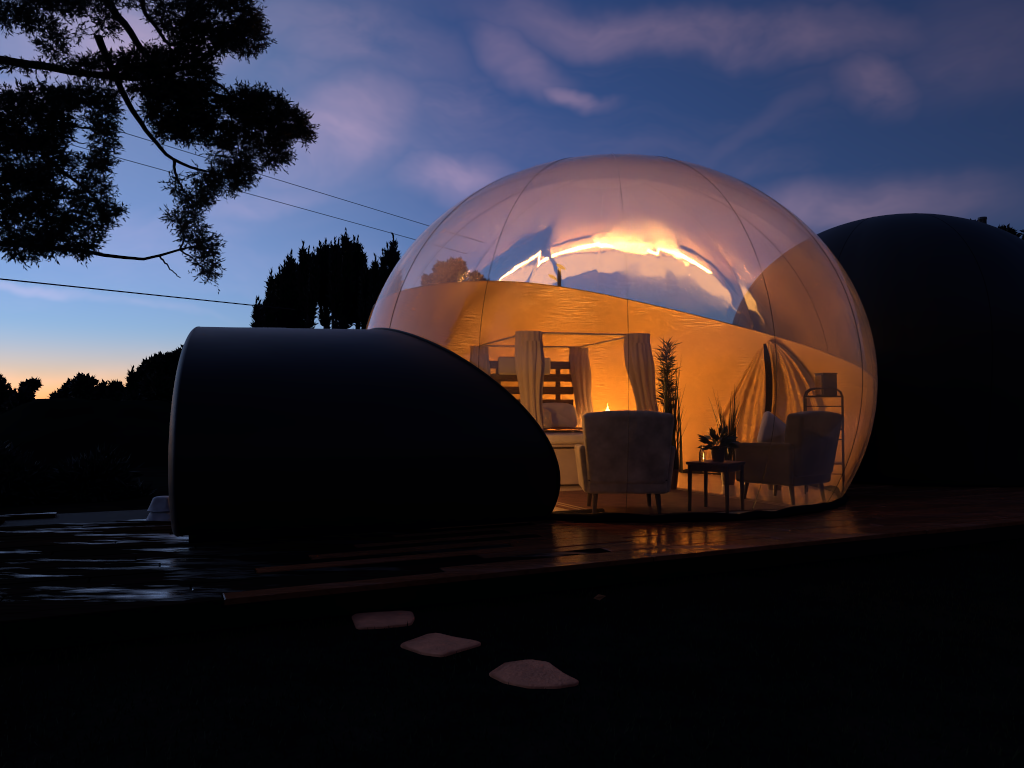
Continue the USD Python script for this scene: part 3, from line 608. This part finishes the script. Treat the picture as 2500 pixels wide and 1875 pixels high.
obj('shade', lathe([(.02, .34), (.10, .345), (.135, .40), (.15, .475), (.156, .475), (.140, .395), (.10, .338), (.02, .333)], 36, lp), MAT['brown_wood'], lamp, smooth=40)
obj('diffuser', lathe([(0, .505), (.05, .50), (.10, .488), (.142, .465), (.142, .460), (0, .46)], 36, lp), MAT['glow'], lamp, smooth=True)
obj('finial', lathe([(0, .505), (.030, .505), (.034, .525), (.014, .555), (.004, .60), (0, .64)], 14, lp), MAT['glow'], lamp, smooth=True)
aa = np.linspace(-5, 20, 40); P = np.stack([BC[0] + (RB - .27) * np.sin(np.radians(aa)), BC[1] + (RB - .27) * np.cos(np.radians(aa)), 0 * aa + FZ + .115], -1)
strip = thing('light_strip', 'glowing light strip along the foot of the back wall', 'light strip', (P[20][0], P[20][1], FZ))
obj('tube', tube(P, .034, 10), MAT['glow_strip'], strip, smooth=True)
obj('channel', tube(P - [0, 0, .052], .018, 6), MAT['rack'], strip)
for e in (0, 13, 26, 39): obj('bracket', box(P[e] - [.015, .015, .114], P[e] + [.015, .015, -.030]), MAT['rack'], strip)
so = np.array([-.45, 7.55, FZ]); stool = thing('wooden_stool', 'small round stool at the tunnel mouth, left of the grey armchair', 'stool', so)
obj('seat', lathe([(0, .42), (.17, .42), (.18, .435), (.17, .45), (0, .45)], 28, so), MAT['brown_wood'], stool, smooth=40)
for k in range(3): obj('leg', tube([so + [.11 * math.cos(k * 2.1), .11 * math.sin(k * 2.1), .42], so + [.16 * math.cos(k * 2.1), .16 * math.sin(k * 2.1), 0]], .016, 8), MAT['brown_wood'], stool)
lit_lamp(so + [0, 0, .45], 'glowing lamp on the stool at the tunnel mouth, left of the grey armchair', 'glow_low', .16)

# ------------------------------------------------------------------ stepping stones and the lawn
def rounded(pts, z, h, seed):
    poly = sg.Polygon(pts).buffer(-.035, join_style=1).buffer(.035, quad_segs=6)
    rings = []
    for ins, zz in ((0, z - .05), (0, z + h * .5), (.006, z + h * .8), (.018, z + h * .95), (.04, z + h)):
        q = np.array(poly.buffer(-ins, quad_segs=6).exterior.coords)[:-1]
        d = np.r_[0, np.cumsum(np.linalg.norm(np.diff(np.vstack([q, q[:1]]), axis=0), axis=1))]; t = np.linspace(0, d[-1], 49)[:-1]; qq = np.vstack([q, q[:1]])
        p = np.stack([np.interp(t, d, qq[:, 0]), np.interp(t, d, qq[:, 1])], 1); k = np.argmin(((p - np.array(poly.centroid.coords[0]) - [-9, 0]) ** 2).sum(1)); p = np.roll(p, -k, 0)
        if sg.Polygon(p).exterior.is_ccw is False: p = p[::-1]
        rings.append(np.c_[p, np.full(48, zz)])
    c = np.array([*poly.centroid.coords[0], z + h + .002]); rings.append(np.tile(c, (48, 1)) + (rings[-1] - c) * .5 * [1, 1, 0]); rings.append(np.tile(c, (48, 1)))
    P = np.stack(rings, 1); P[..., 2] += .006 * (meshkit.fbm(P * 9, 3, seed) - .5) * (P[..., 2] > z)
    return grid(P, closed_u=True)
STONES = [([(-.832, 3.962), (-.814, 4.002), (-.587, 4.059), (-.524, 4.042), (-.498, 3.923), (-.50, 3.811), (-.624, 3.761), (-.76, 3.74)], 'small oblong pale stepping stone, the one nearest the deck'),
          ([(-.517, 3.48), (-.409, 3.638), (-.363, 3.665), (-.289, 3.605), (-.19, 3.554), (-.122, 3.498), (-.219, 3.409), (-.302, 3.324), (-.395, 3.363)], 'pointed pale stepping stone in the middle of the three'),
          ([(-.099, 3.103), (-.034, 3.228), (.079, 3.275), (.156, 3.244), (.215, 3.103), (.28, 2.997), (.173, 2.953), (.063, 2.957), (-.032, 3.01)], 'largest pale stepping stone, nearest the viewer')]
for k, (pts, lab) in enumerate(STONES):
    s = obj('stepping_stone', rounded([(x * 1.027, y * 1.027) for x, y in pts], -.155, .016, k), MAT['stone'], smooth=True); tag(stage.GetPrimAtPath(s), lab, 'stepping stone', 'stepping stones across the lawn')
def lawn(n):
    x = rng.uniform(-4.5, 5.5, n); y = rng.uniform(1.6, 7.2, n); v = x * E2[0] + y * E2[1]
    keep = v < V0 - .03; x, y = x[keep], y[keep]
    ok = np.ones(len(x), bool)
    for pts, _ in STONES:
        pts = [(a * 1.027, b * 1.027) for a, b in pts]; c = np.mean(pts, 0); pol = sg.Polygon(pts).buffer(.02)
        near = np.hypot(x - c[0], y - c[1]) < .5
        import shapely; ok[near] &= ~shapely.contains_xy(pol, x[near], y[near])
    x, y = x[ok], y[ok]; m = len(x)
    return leaves(np.stack([x, y, np.full(m, -.162)], 1), np.c_[rng.normal(0, .35, m), rng.normal(0, .35, m), np.ones(m)], rng.uniform(.02, .045, m), .006)
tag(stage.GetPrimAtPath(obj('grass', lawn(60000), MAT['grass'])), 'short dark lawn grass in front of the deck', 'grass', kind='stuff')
dl = obj('fallen_leaf', leaves([(.46, 4.33, -.118), (.47, 4.335, -.116)], [(.8, .1, .12), (.7, -.3, .2)], .075, .035), MAT['dead']); tag(stage.GetPrimAtPath(dl), 'tiny orange fallen leaf on the dark lawn', 'leaf')

# pale folded tarpaulin lying beyond the tunnel's end
tp = spot(402, 1262, 6.6); tp[2] = 0; tarp = thing('folded_tarpaulin', 'pale blue-grey folded tarpaulin beside the far end of the tunnel', 'tarpaulin', tp)
def heap(w, d, h, seed, z, taper=.25):
    u = np.linspace(0, 2 * PI, 48, endpoint=False)[:, None]; v = np.linspace(0, 1, 14)[None]; se = lambda c: np.sign(c) * np.abs(c) ** .4
    k = (1 - taper * v) * np.where(v > .9, np.sqrt(np.clip((1 - v) / .1, 0, 1)), 1)
    P = np.stack([w / 2 * se(np.cos(u)) * k, d / 2 * se(np.sin(u)) * k, z + h * np.minimum(v, .95) + 0 * u], -1); P += .018 * (meshkit.fbm(P * 11, 3, seed)[..., None] - .5); return P
obj('lower_fold', grid(heap(.27, .22, .075, 1, 0) + tp, True), MAT['tarp'], tarp, smooth=True)
obj('upper_fold', grid(heap(.24, .20, .13, 2, .078, .45) + tp + [-.01, 0, 0], True), MAT['tarp'], tarp, smooth=True)

# ------------------------------------------------------------------ overhanging tree, upper left
pine = thing('overhanging_tree', 'dark pine boughs reaching in from the upper left corner', 'tree', (-5.6, 5.2, -.155))
PD = 5.4
obj('trunk', tube(smoothline([(-5.6, 5.2, -.2), (-5.5, 5.25, 1.6), (-5.25, 5.3, 3.2), (-5.1, 5.35, 5.2)], 16), np.linspace(.24, .13, 16), 12), MAT['bark'], pine, smooth=True)
def branch(pts, r0, r1, d=PD, name='branch'):
    P = np.array([spot(x, y, d + dd) for x, y, dd in pts]); L = smoothline(P, 26); L = L + .012 * (np.stack([meshkit.noise(np.c_[np.arange(26) * .6, np.full(26, k), np.full(26, pts[0][0])]) for k in range(3)], 1) - .5)
    obj(name, tube(L, np.linspace(r0, r1, 26), 7), MAT['bark'], pine, smooth=True)
    return L
twigs_from = []
BR_ = [([(-700, 520, 0), (-150, 580, 0), (120, 603, 0), (215, 612, 0), (270, 627, 0), (330, 632, .05), (390, 622, .05), (440, 610, .1)], .040, .008),
       ([(440, 610, .1), (448, 580, .1), (440, 540, .15), (455, 510, .15)], .008, .003), ([(440, 610, .1), (475, 600, .1), (505, 590, .1)], .008, .003), ([(440, 612, .1), (475, 635, .1), (520, 680, .1)], .007, .002),
       ([(388, 625, .05), (415, 655, .0), (443, 680, 0)], .007, .003),
       ([(240, 90, .3), (300, 225, .3), (330, 280, .3), (380, 345, .25), (425, 392, .25), (470, 410, .3), (530, 425, .3), (560, 440, .3)], .030, .006),
       ([(425, 393, .25), (432, 430, .2), (452, 470, .2), (485, 500, .2)], .012, .005), ([(320, 265, .3), (335, 270, .3), (355, 272, .3)], .008, .003),
       ([(-700, 60, 0), (-200, 120, 0), (0, 145, 0), (100, 158, 0), (200, 178, .1), (330, 190, .2), (460, 160, .3), (560, 90, .4)], .055, .012),
       ([(250, -80, .2), (275, 20, .2), (310, 65, .2), (345, 120, .2), (390, 170, .3), (470, 220, .3), (560, 240, .4), (660, 270, .4), (720, 300, .4)], .034, .006),
       ([(340, -60, .3), (352, 20, .3), (385, 70, .3), (420, 110, .3), (520, 60, .4), (600, 50, .4)], .020, .005),
       ([(-700, 300, .2), (-100, 300, .1), (60, 330, 0), (150, 420, 0), (220, 470, 0), (250, 520, 0)], .04, .008),
       ([(150, 300, 0), (190, 310, 0), (240, 315, .1), (270, 325, .1)], .01, .004), ([(170, 320, .1), (185, 345, .1), (215, 350, .1)], .007, .003),
       ([(520, 200, .3), (545, 215, .3), (570, 240, .4), (640, 245, .4)], .014, .004), ([(560, 250, .4), (575, 330, .3), (590, 400, .3)], .010, .003), ([(640, 300, .4), (665, 350, .4), (670, 390, .4)], .009, .003)]
for b in BR_: branch(*b)
# foliage masses: centre, half extents, number of twigs, depth offset
MASS = [(-190, 70, 150, 60, 260, 0), (-200, 250, 150, 110, 420, 0), (-210, 430, 150, 90, 380, 0), (-170, 570, 120, 60, 260, 0), (-420, 200, 140, 160, 380, 0), (-440, 460, 140, 120, 320, 0), (80, 10, 140, 26, 150, 0), (330, -6, 330, 22, 200, .2), (210, 15, 60, 20, 40, .1), (430, 40, 70, 40, 120, .3), (540, 50, 100, 60, 320, .4), (600, 90, 50, 45, 130, .4), (490, 100, 80, 40, 160, .3),
        (95, 62, 45, 14, 34, 0), (125, 105, 26, 40, 50, .1), (258, 58, 24, 24, 30, .1), (30, 40, 60, 20, 50, 0), (195, 75, 14, 20, 6, .1),
        (120, 160, 130, 8, 40, 0), (260, 165, 90, 34, 150, .2), (350, 150, 70, 36, 150, .3), (430, 180, 95, 70, 420, .3), (420, 260, 70, 60, 300, .3), (480, 250, 50, 50, 150, .35), (470, 310, 45, 40, 130, .35), (415, 320, 30, 20, 50, .3), (350, 215, 30, 16, 40, .3),
        (590, 245, 60, 30, 120, .4), (640, 260, 60, 35, 170, .4), (700, 300, 45, 38, 130, .4), (650, 320, 60, 35, 150, .4), (665, 375, 40, 30, 80, .4), (735, 320, 20, 30, 40, .4), (560, 290, 50, 30, 90, .4), (535, 330, 35, 30, 45, .3),
        (575, 370, 40, 50, 80, .3), (590, 420, 30, 30, 60, .3), (530, 370, 22, 40, 26, .3), (550, 440, 35, 30, 70, .3), (500, 440, 25, 24, 30, .3), (480, 490, 26, 16, 44, .2), (430, 455, 16, 25, 18, .2), (500, 470, 20, 20, 22, .2),
        (90, 245, 110, 32, 230, 0), (70, 310, 110, 50, 320, 0), (70, 390, 95, 60, 320, 0), (60, 470, 90, 50, 260, 0), (80, 545, 100, 50, 240, 0), (60, 605, 70, 26, 100, 0), (200, 235, 90, 26, 130, .1), (250, 280, 30, 50, 80, .1), (250, 340, 26, 40, 50, .1),
        (205, 405, 46, 30, 40, .05), (240, 400, 28, 16, 36, .05), (225, 470, 42, 45, 80, .05), (225, 540, 40, 34, 70, .05), (265, 515, 24, 14, 34, .05), (140, 590, 50, 24, 60, 0), (200, 610, 30, 14, 30, 0), (150, 500, 50, 50, 60, 0), (215, 585, 20, 20, 20, 0),
        (445, 530, 34, 18, 34, .15), (470, 560, 30, 22, 30, .15), (500, 600, 28, 24, 36, .1), (500, 640, 26, 26, 30, .1), (470, 585, 24, 10, 10, .1), (520, 670, 12, 12, 6, .1)]
def boughs():
    P, D, L = [], [], []; stems = []
    for cx, cy, rx, ry, n, dd in MASS:
        for _ in range(int(n * 1.9)):
            r = .9 * math.sqrt(rng.uniform()); a = rng.uniform(0, 2 * PI)
            b = spot(cx + rx * r * math.cos(a), cy + ry * r * math.sin(a), PD + dd + rng.normal(0, .14))
            d = np.array([rng.normal(.55 * math.cos(a) + .25, .55), rng.normal(0, .35), rng.normal(-.25 * math.sin(a) - .05, .38)]); d /= np.linalg.norm(d)
            ln = rng.uniform(.035, .10); k = 11; s = np.linspace(0, 1, k)
            base = b + np.outer(s * ln, d); dr = d + rng.normal(0, .75, (k, 3))
            P.append(base); D.append(dr); L.append(rng.uniform(.022, .045, k)); stems.append((b - d * .03, d, ln + .03))
    st_ = leaves(np.array([s[0] for s in stems]), np.array([s[1] for s in stems]), np.array([s[2] for s in stems]), .006)
    return cat([leaves(np.vstack(P), np.vstack(D), np.concatenate(L), .0095), st_])
obj('foliage', boughs(), MAT['needle'], pine, kind='stuff')

# the rest of its crown, over and behind the place where the photographer stands
def overhead():
    n = 26000; d = rng.normal(size=(n, 3)); d /= np.linalg.norm(d, axis=1, keepdims=True); r = rng.uniform(.02, 1, n) ** .4
    c = np.array([-2.0, -2.6, 7.0]); P = c + d * np.array([7.5, 5.6, 3.2]) * (r * (.75 + .5 * meshkit.noise(d * 3 + 4)))[:, None]
    P = P[P[:, 2] > 1.9 + .62 * np.maximum(P[:, 1], 0)]
    return leaves(P, rng.normal(size=P.shape), rng.uniform(.25, .6, len(P)), .16)
obj('crown', overhead(), MAT['needle'], pine, kind='stuff')

# ------------------------------------------------------------------ trees beyond
def conifer(label, leaders, dist, half, base=1068, dense=1.0, name='conifer_tree', low=.30, group=None, lean=0):
    """leaders: pointed tops as (x, y) seen; half: crown half width"""
    sc = dist / FPX; xs = np.array([l[0] for l in leaders], float); cx = xs.mean(); foot = spot(cx, base, dist); foot[2] = -.16
    t = thing(name, label, 'tree', foot, group); P, D, L = [], [], []; limbs = []
    zt = max(spot(*l, dist)[2] for l in leaders)
    obj('trunk', tube(smoothline([foot, foot + [.06, 0, zt * .3], foot + [-.05, 0, zt * .62], foot + [.0, 0, zt * .93]], 14), np.linspace(.16, .02, 14) * (zt / 7 + .3), 7), MAT['bark'], t, smooth=True)
    for (x, y) in leaders:
        top = spot(x, y, dist + rng.normal(0, .3)); H = top[2]; n = int(1500 * dense); h = rng.uniform(0, 1, n) ** .85; h = np.where(rng.uniform(size=n) < .07, rng.uniform(1, 1.35, n), h)
        z = top[2] - h * (H * (1 - low)); s = (top[2] - z)
        whorl = .65 + .6 * meshkit.noise(np.c_[z * 2.2, np.full(n, x * .7), np.zeros(n)])
        R = np.minimum(half * sc * (.045 + .75 * (s / (half * sc * 8.5)) ** 1.4), half * sc * 1.25) * whorl * np.clip(1.2 - .9 * np.clip((h - .6) * 4, 0, 1), .25, 1)
        a = rng.uniform(0, 2 * PI, n); r = R * np.sqrt(rng.uniform(.02, 1, n))
        P.append(np.c_[top[0] + r * np.cos(a) + (cx - x) * sc * np.clip(h - .45, 0, 1) * .8, top[1] + r * np.sin(a), z]); D.append(np.c_[np.cos(a) * .7, np.sin(a) * .7, rng.uniform(.3, 1.4, n)]); L.append(rng.uniform(.12, .34, n) * (dist / 30))
        m = 26; P.append(np.c_[np.full(m, top[0]) + rng.normal(0, .015, m), np.full(m, top[1]), top[2] - np.linspace(-.32, .6, m)]); D.append(np.c_[rng.normal(0, .2, (m, 2)), np.ones(m)]); L.append(np.full(m, .2))
        for _ in range(14):      # limbs seen low down, where the crown is thin
            z0 = rng.uniform(.35, .8) * H; a0 = rng.uniform(0, 2 * PI); f0 = foot + [0, 0, z0]; e0 = f0 + np.array([math.cos(a0) * half * sc, math.sin(a0) * half * sc, .35])
            limbs.append(tube([f0, (f0 + e0) / 2 + [0, 0, .04], e0], [.03, .02, .008], 4))
    obj('limbs', cat(limbs), MAT['bark'], t, kind='stuff')
    obj('crown', leaves(np.vstack(P), np.vstack(D), np.concatenate(L), .075 * dist / 30), MAT['needle_far'], t, kind='stuff')
G1 = 'conifers behind the entrance tunnel'
CON = [([(627, 753), (633, 751)], 29, 9, 'shortest bushy conifer at the left end of the tall clump'), ([(662, 681), (655, 720)], 30, 13, 'slim pointed conifer second from the left of the tall clump'),
       ([(682, 677), (695, 658), (702, 645), (712, 636)], 31, 17, 'broad stepped conifer on the left shoulder of the tall clump'), ([(740, 615), (754, 627), (767, 630)], 30, 19, 'conifer with one thin spike left of the clump middle'),
       ([(782, 614), (796, 606), (808, 615)], 32, 18, 'conifer with three thin spikes at the middle of the clump'), ([(817, 605), (826, 609), (843, 584), (850, 596)], 30, 17, 'tallest dark pointed conifer of the clump'),
       ([(864, 601), (873, 600), (885, 628)], 31, 15, 'twin-topped conifer just right of the tallest one'), ([(891, 658), (916, 647)], 29, 14, 'low conifer in the dip beside the bubble'),
       ([(936, 634), (947, 620), (960, 595), (968, 620)], 30, 16, 'pointed conifer half behind the left edge of the bubble')]
for (l, d, h, lab), lw in zip(CON, (.2, .2, .35, .66, .69, .62, .69, .6, .4)): conifer(lab, l, d, h, group=G1, low=lw)
def leafy(label, blobs, dist, base=1068, name='broadleaf_tree', size=.22, n=1100, group=None):
    """crown of leaf clumps given as (x, y, half width, half height) seen"""
    sc = dist / FPX; xs = np.mean([b[0] for b in blobs]); foot = spot(xs, base, dist); foot[2] = -.16
    t = thing(name, label, 'tree', foot, group); P, D = [], []
    top = max(spot(b[0], b[1] - b[3], dist)[2] for b in blobs)
    obj('trunk', tube(smoothline([foot, foot + [.05, 0, (top - foot[2]) * .4], foot + [-.05, 0, (top - foot[2]) * .8]], 10), np.linspace(.16, .05, 10), 7), MAT['bark'], t, smooth=True)
    for (x, y, w, h) in blobs:
        c = spot(x, y, dist + rng.normal(0, .5)); m = int(n * (w * h / 900 + .15)); d = rng.normal(size=(m, 3)); d /= np.linalg.norm(d, axis=1, keepdims=True)
        lump = .7 + .6 * meshkit.noise(d * 2.3 + x)
        P.append(c + d * np.array([w, w, h]) * sc * (rng.uniform(.1, 1, m) ** .5 * lump)[:, None]); D.append(d + rng.normal(0, .6, (m, 3)) + [0, 0, .4])
        Q = c + d[:40] * 0; obj('limb', tube([foot + [0, 0, (top - foot[2]) * .3], (foot + [0, 0, (top - foot[2]) * .5] + c) / 2, c], [.07, .05, .02], 5), MAT['bark'], t) if len(blobs) < 7 else None
    P = np.vstack(P); obj('crown', leaves(P, np.vstack(D), rng.uniform(.5, 1.3, len(P)) * size * dist / 30, .10 * dist / 30), MAT['needle_far'], t, kind='stuff')
leafy('bushy dark tree filling the left half of the tall clump', [(690, 722, 30, 42), (725, 700, 32, 44), (755, 690, 28, 36), (705, 770, 40, 40), (660, 770, 26, 30)], 33, size=.26, n=1150, group=G1)
leafy('bushy dark tree filling the middle of the tall clump', [(790, 682, 34, 38), (830, 680, 34, 44), (815, 715, 40, 24), (770, 715, 18, 16), (845, 760, 16, 40)], 34, size=.26, n=1150, group=G1)
leafy('bushy dark tree filling the right end of the clump beside the bubble', [(868, 680, 24, 38), (905, 702, 34, 30), (940, 698, 28, 38), (890, 730, 26, 22), (930, 760, 34, 24)], 33, size=.26, n=1150, group=G1)
G2 = 'trees along the left horizon'
leafy('ragged tree at the left frame edge with one branch leaning right', [(8, 985, 28, 42), (-30, 960, 40, 50), (40, 1000, 24, 24), (100, 1035, 60, 20), (62, 975, 14, 20), (72, 945, 14, 10), (82, 938, 8, 6), (66, 958, 10, 10), (50, 1025, 40, 25)], 26, group=G2, n=900)
leafy('low round tree standing alone near the orange glow', [(115, 1002, 14, 16), (108, 1025, 20, 16)], 40, group=G2)
leafy('broad round tree second from the left frame edge', [(150, 985, 22, 28), (190, 1020, 90, 26), (178, 955, 18, 22), (205, 950, 24, 30), (170, 1000, 40, 26), (215, 990, 30, 30)], 38, group=G2)
leafy('tree with small twin tops between round tree and tall clump', [(252, 965, 12, 26), (300, 1000, 50, 40), (278, 962, 10, 28), (265, 1000, 26, 22), (290, 965, 7, 28)], 38, group=G2)
conifer('pair of small pointed conifers left of the stepped wood', [(323, 915), (340, 918)], 36, 10, group=G2, low=.1)
leafy('lower dark tree at the left of the stepped wood', [(330, 960, 20, 36), (352, 935, 16, 34), (345, 990, 34, 30)], 36, group=G2)
leafy('middle dark tree of the stepped wood beside the tunnel end', [(378, 905, 17, 30), (395, 895, 16, 26), (385, 960, 32, 46), (360, 900, 8, 16)], 36, group=G2)
leafy('tallest dark tree of the stepped wood, meeting the tunnel', [(420, 895, 20, 30), (440, 885, 20, 28), (430, 950, 36, 50), (462, 880, 24, 30)], 36, group=G2)
G3 = 'trees seen through the clear bubble skin'
leafy('rounded tree seen through the left side of the clear bubble', [(1085, 665, 22, 20), (1112, 660, 22, 22), (1100, 700, 44, 30), (1048, 690, 12, 14)], 34, group=G3)
leafy('small treetop seen through the bubble above the tan wall', [(1163, 683, 12, 12), (1175, 700, 16, 14)], 34, group=G3)
G4 = 'trees behind the right dome'
leafy('rounded tree behind the right dome beside the dark post', [(2448, 585, 26, 26), (2430, 610, 30, 26), (2470, 620, 24, 24)], 22, group=G4, size=.2)
leafy('tree at the right frame edge behind the dome', [(2500, 620, 30, 26), (2530, 600, 30, 40), (2505, 650, 40, 30)], 22, group=G4, size=.2)
leafy('tiny treetop peeping over the right dome left of the post', [(2375, 552, 9, 10), (2385, 570, 16, 12)], 22, group=G4, size=.16)
# dark post behind the dome
po = spot(2408, 1000, 17); po[2] = -.16; post = thing('wooden_post', 'dark square-topped post standing behind the right dome', 'post', po)
zt = spot(2408, 531, 17)[2]; obj('shaft', tube([po, [po[0], po[1], zt - .05]], .085, 10), MAT['bark'], post, smooth=40); obj('cap', lathe([(0, zt), (.09, zt), (.095, zt - .05), (0, zt - .05)], 12, (po[0], po[1], 0)), MAT['iron'], post)
# garden lamp post seen through the bubble, unlit
lo = spot(1366, 1000, 19); lo[2] = -.16; gl = thing('lamp_post', 'thin unlit lamp post with tilted disc heads seen through the bubble', 'lamp post', lo)
hz = spot(1366, 655, 19)[2]; obj('pole', tube([lo, [lo[0], lo[1], hz]], [.10, .045], 8), MAT['iron'], gl, smooth=True)
def disc(c, rx, tilt):
    v, f = lathe([(0, .035), (rx * .6, .03), (rx, .0), (rx * .6, -.03), (0, -.035)], 20); ct, s_ = math.cos(tilt), math.sin(tilt)
    return np.c_[v[:, 0] * ct + v[:, 2] * s_, v[:, 1], -v[:, 0] * s_ + v[:, 2] * ct] + c, f
obj('lamp_head', disc(np.array([*spot(1369, 651, 19)]), .15, .5), MAT['iron'], gl, smooth=40)
obj('lamp_head', disc(np.array([*spot(1349, 676, 19)]), .13, .5), MAT['iron'], gl, smooth=40)
obj('arm', tube([spot(1349, 677, 19), spot(1358, 684, 19), spot(1366, 690, 19)], .02, 6), MAT['iron'], gl)
# overhead cables
def cable(a, b, da, db, r, sag, label):
    A, B = spot(*a, da), spot(*b, db); s = np.linspace(0, 1, 40)[:, None]; P = A + (B - A) * s; P[:, 2] -= sag * 4 * (s * (1 - s))[:, 0]
    c = obj('cable', tube(P, r, 6), MAT['cable']); tag(stage.GetPrimAtPath(c), label, 'cable', 'overhead cables')
cable((-250, 655), (720, 756), 17, 27, .020, .0, 'thick low cable running from the left edge to the conifers')
cable((60, 322), (1140, 620), 22, 30, .011, .0, 'lower of two thin cables running behind the boughs to the bubble')
cable((60, 250), (1180, 592), 22, 30, .011, .0, 'upper of two thin cables running behind the boughs to the bubble')

# low shrubs beyond the left end of the deck
G5 = 'low shrubs beyond the deck'
leafy('low dark shrub at the left frame edge beyond the deck', [(20, 1190, 90, 60), (-60, 1150, 90, 70), (110, 1240, 70, 40)], 9.2, base=1180, name='shrub', size=.5, n=420, group=G5)
leafy('low dark shrub between the left frame edge and the pale tarpaulin', [(230, 1180, 80, 60), (300, 1230, 60, 40), (160, 1215, 50, 40)], 9.6, base=1180, name='shrub', size=.5, n=420, group=G5)
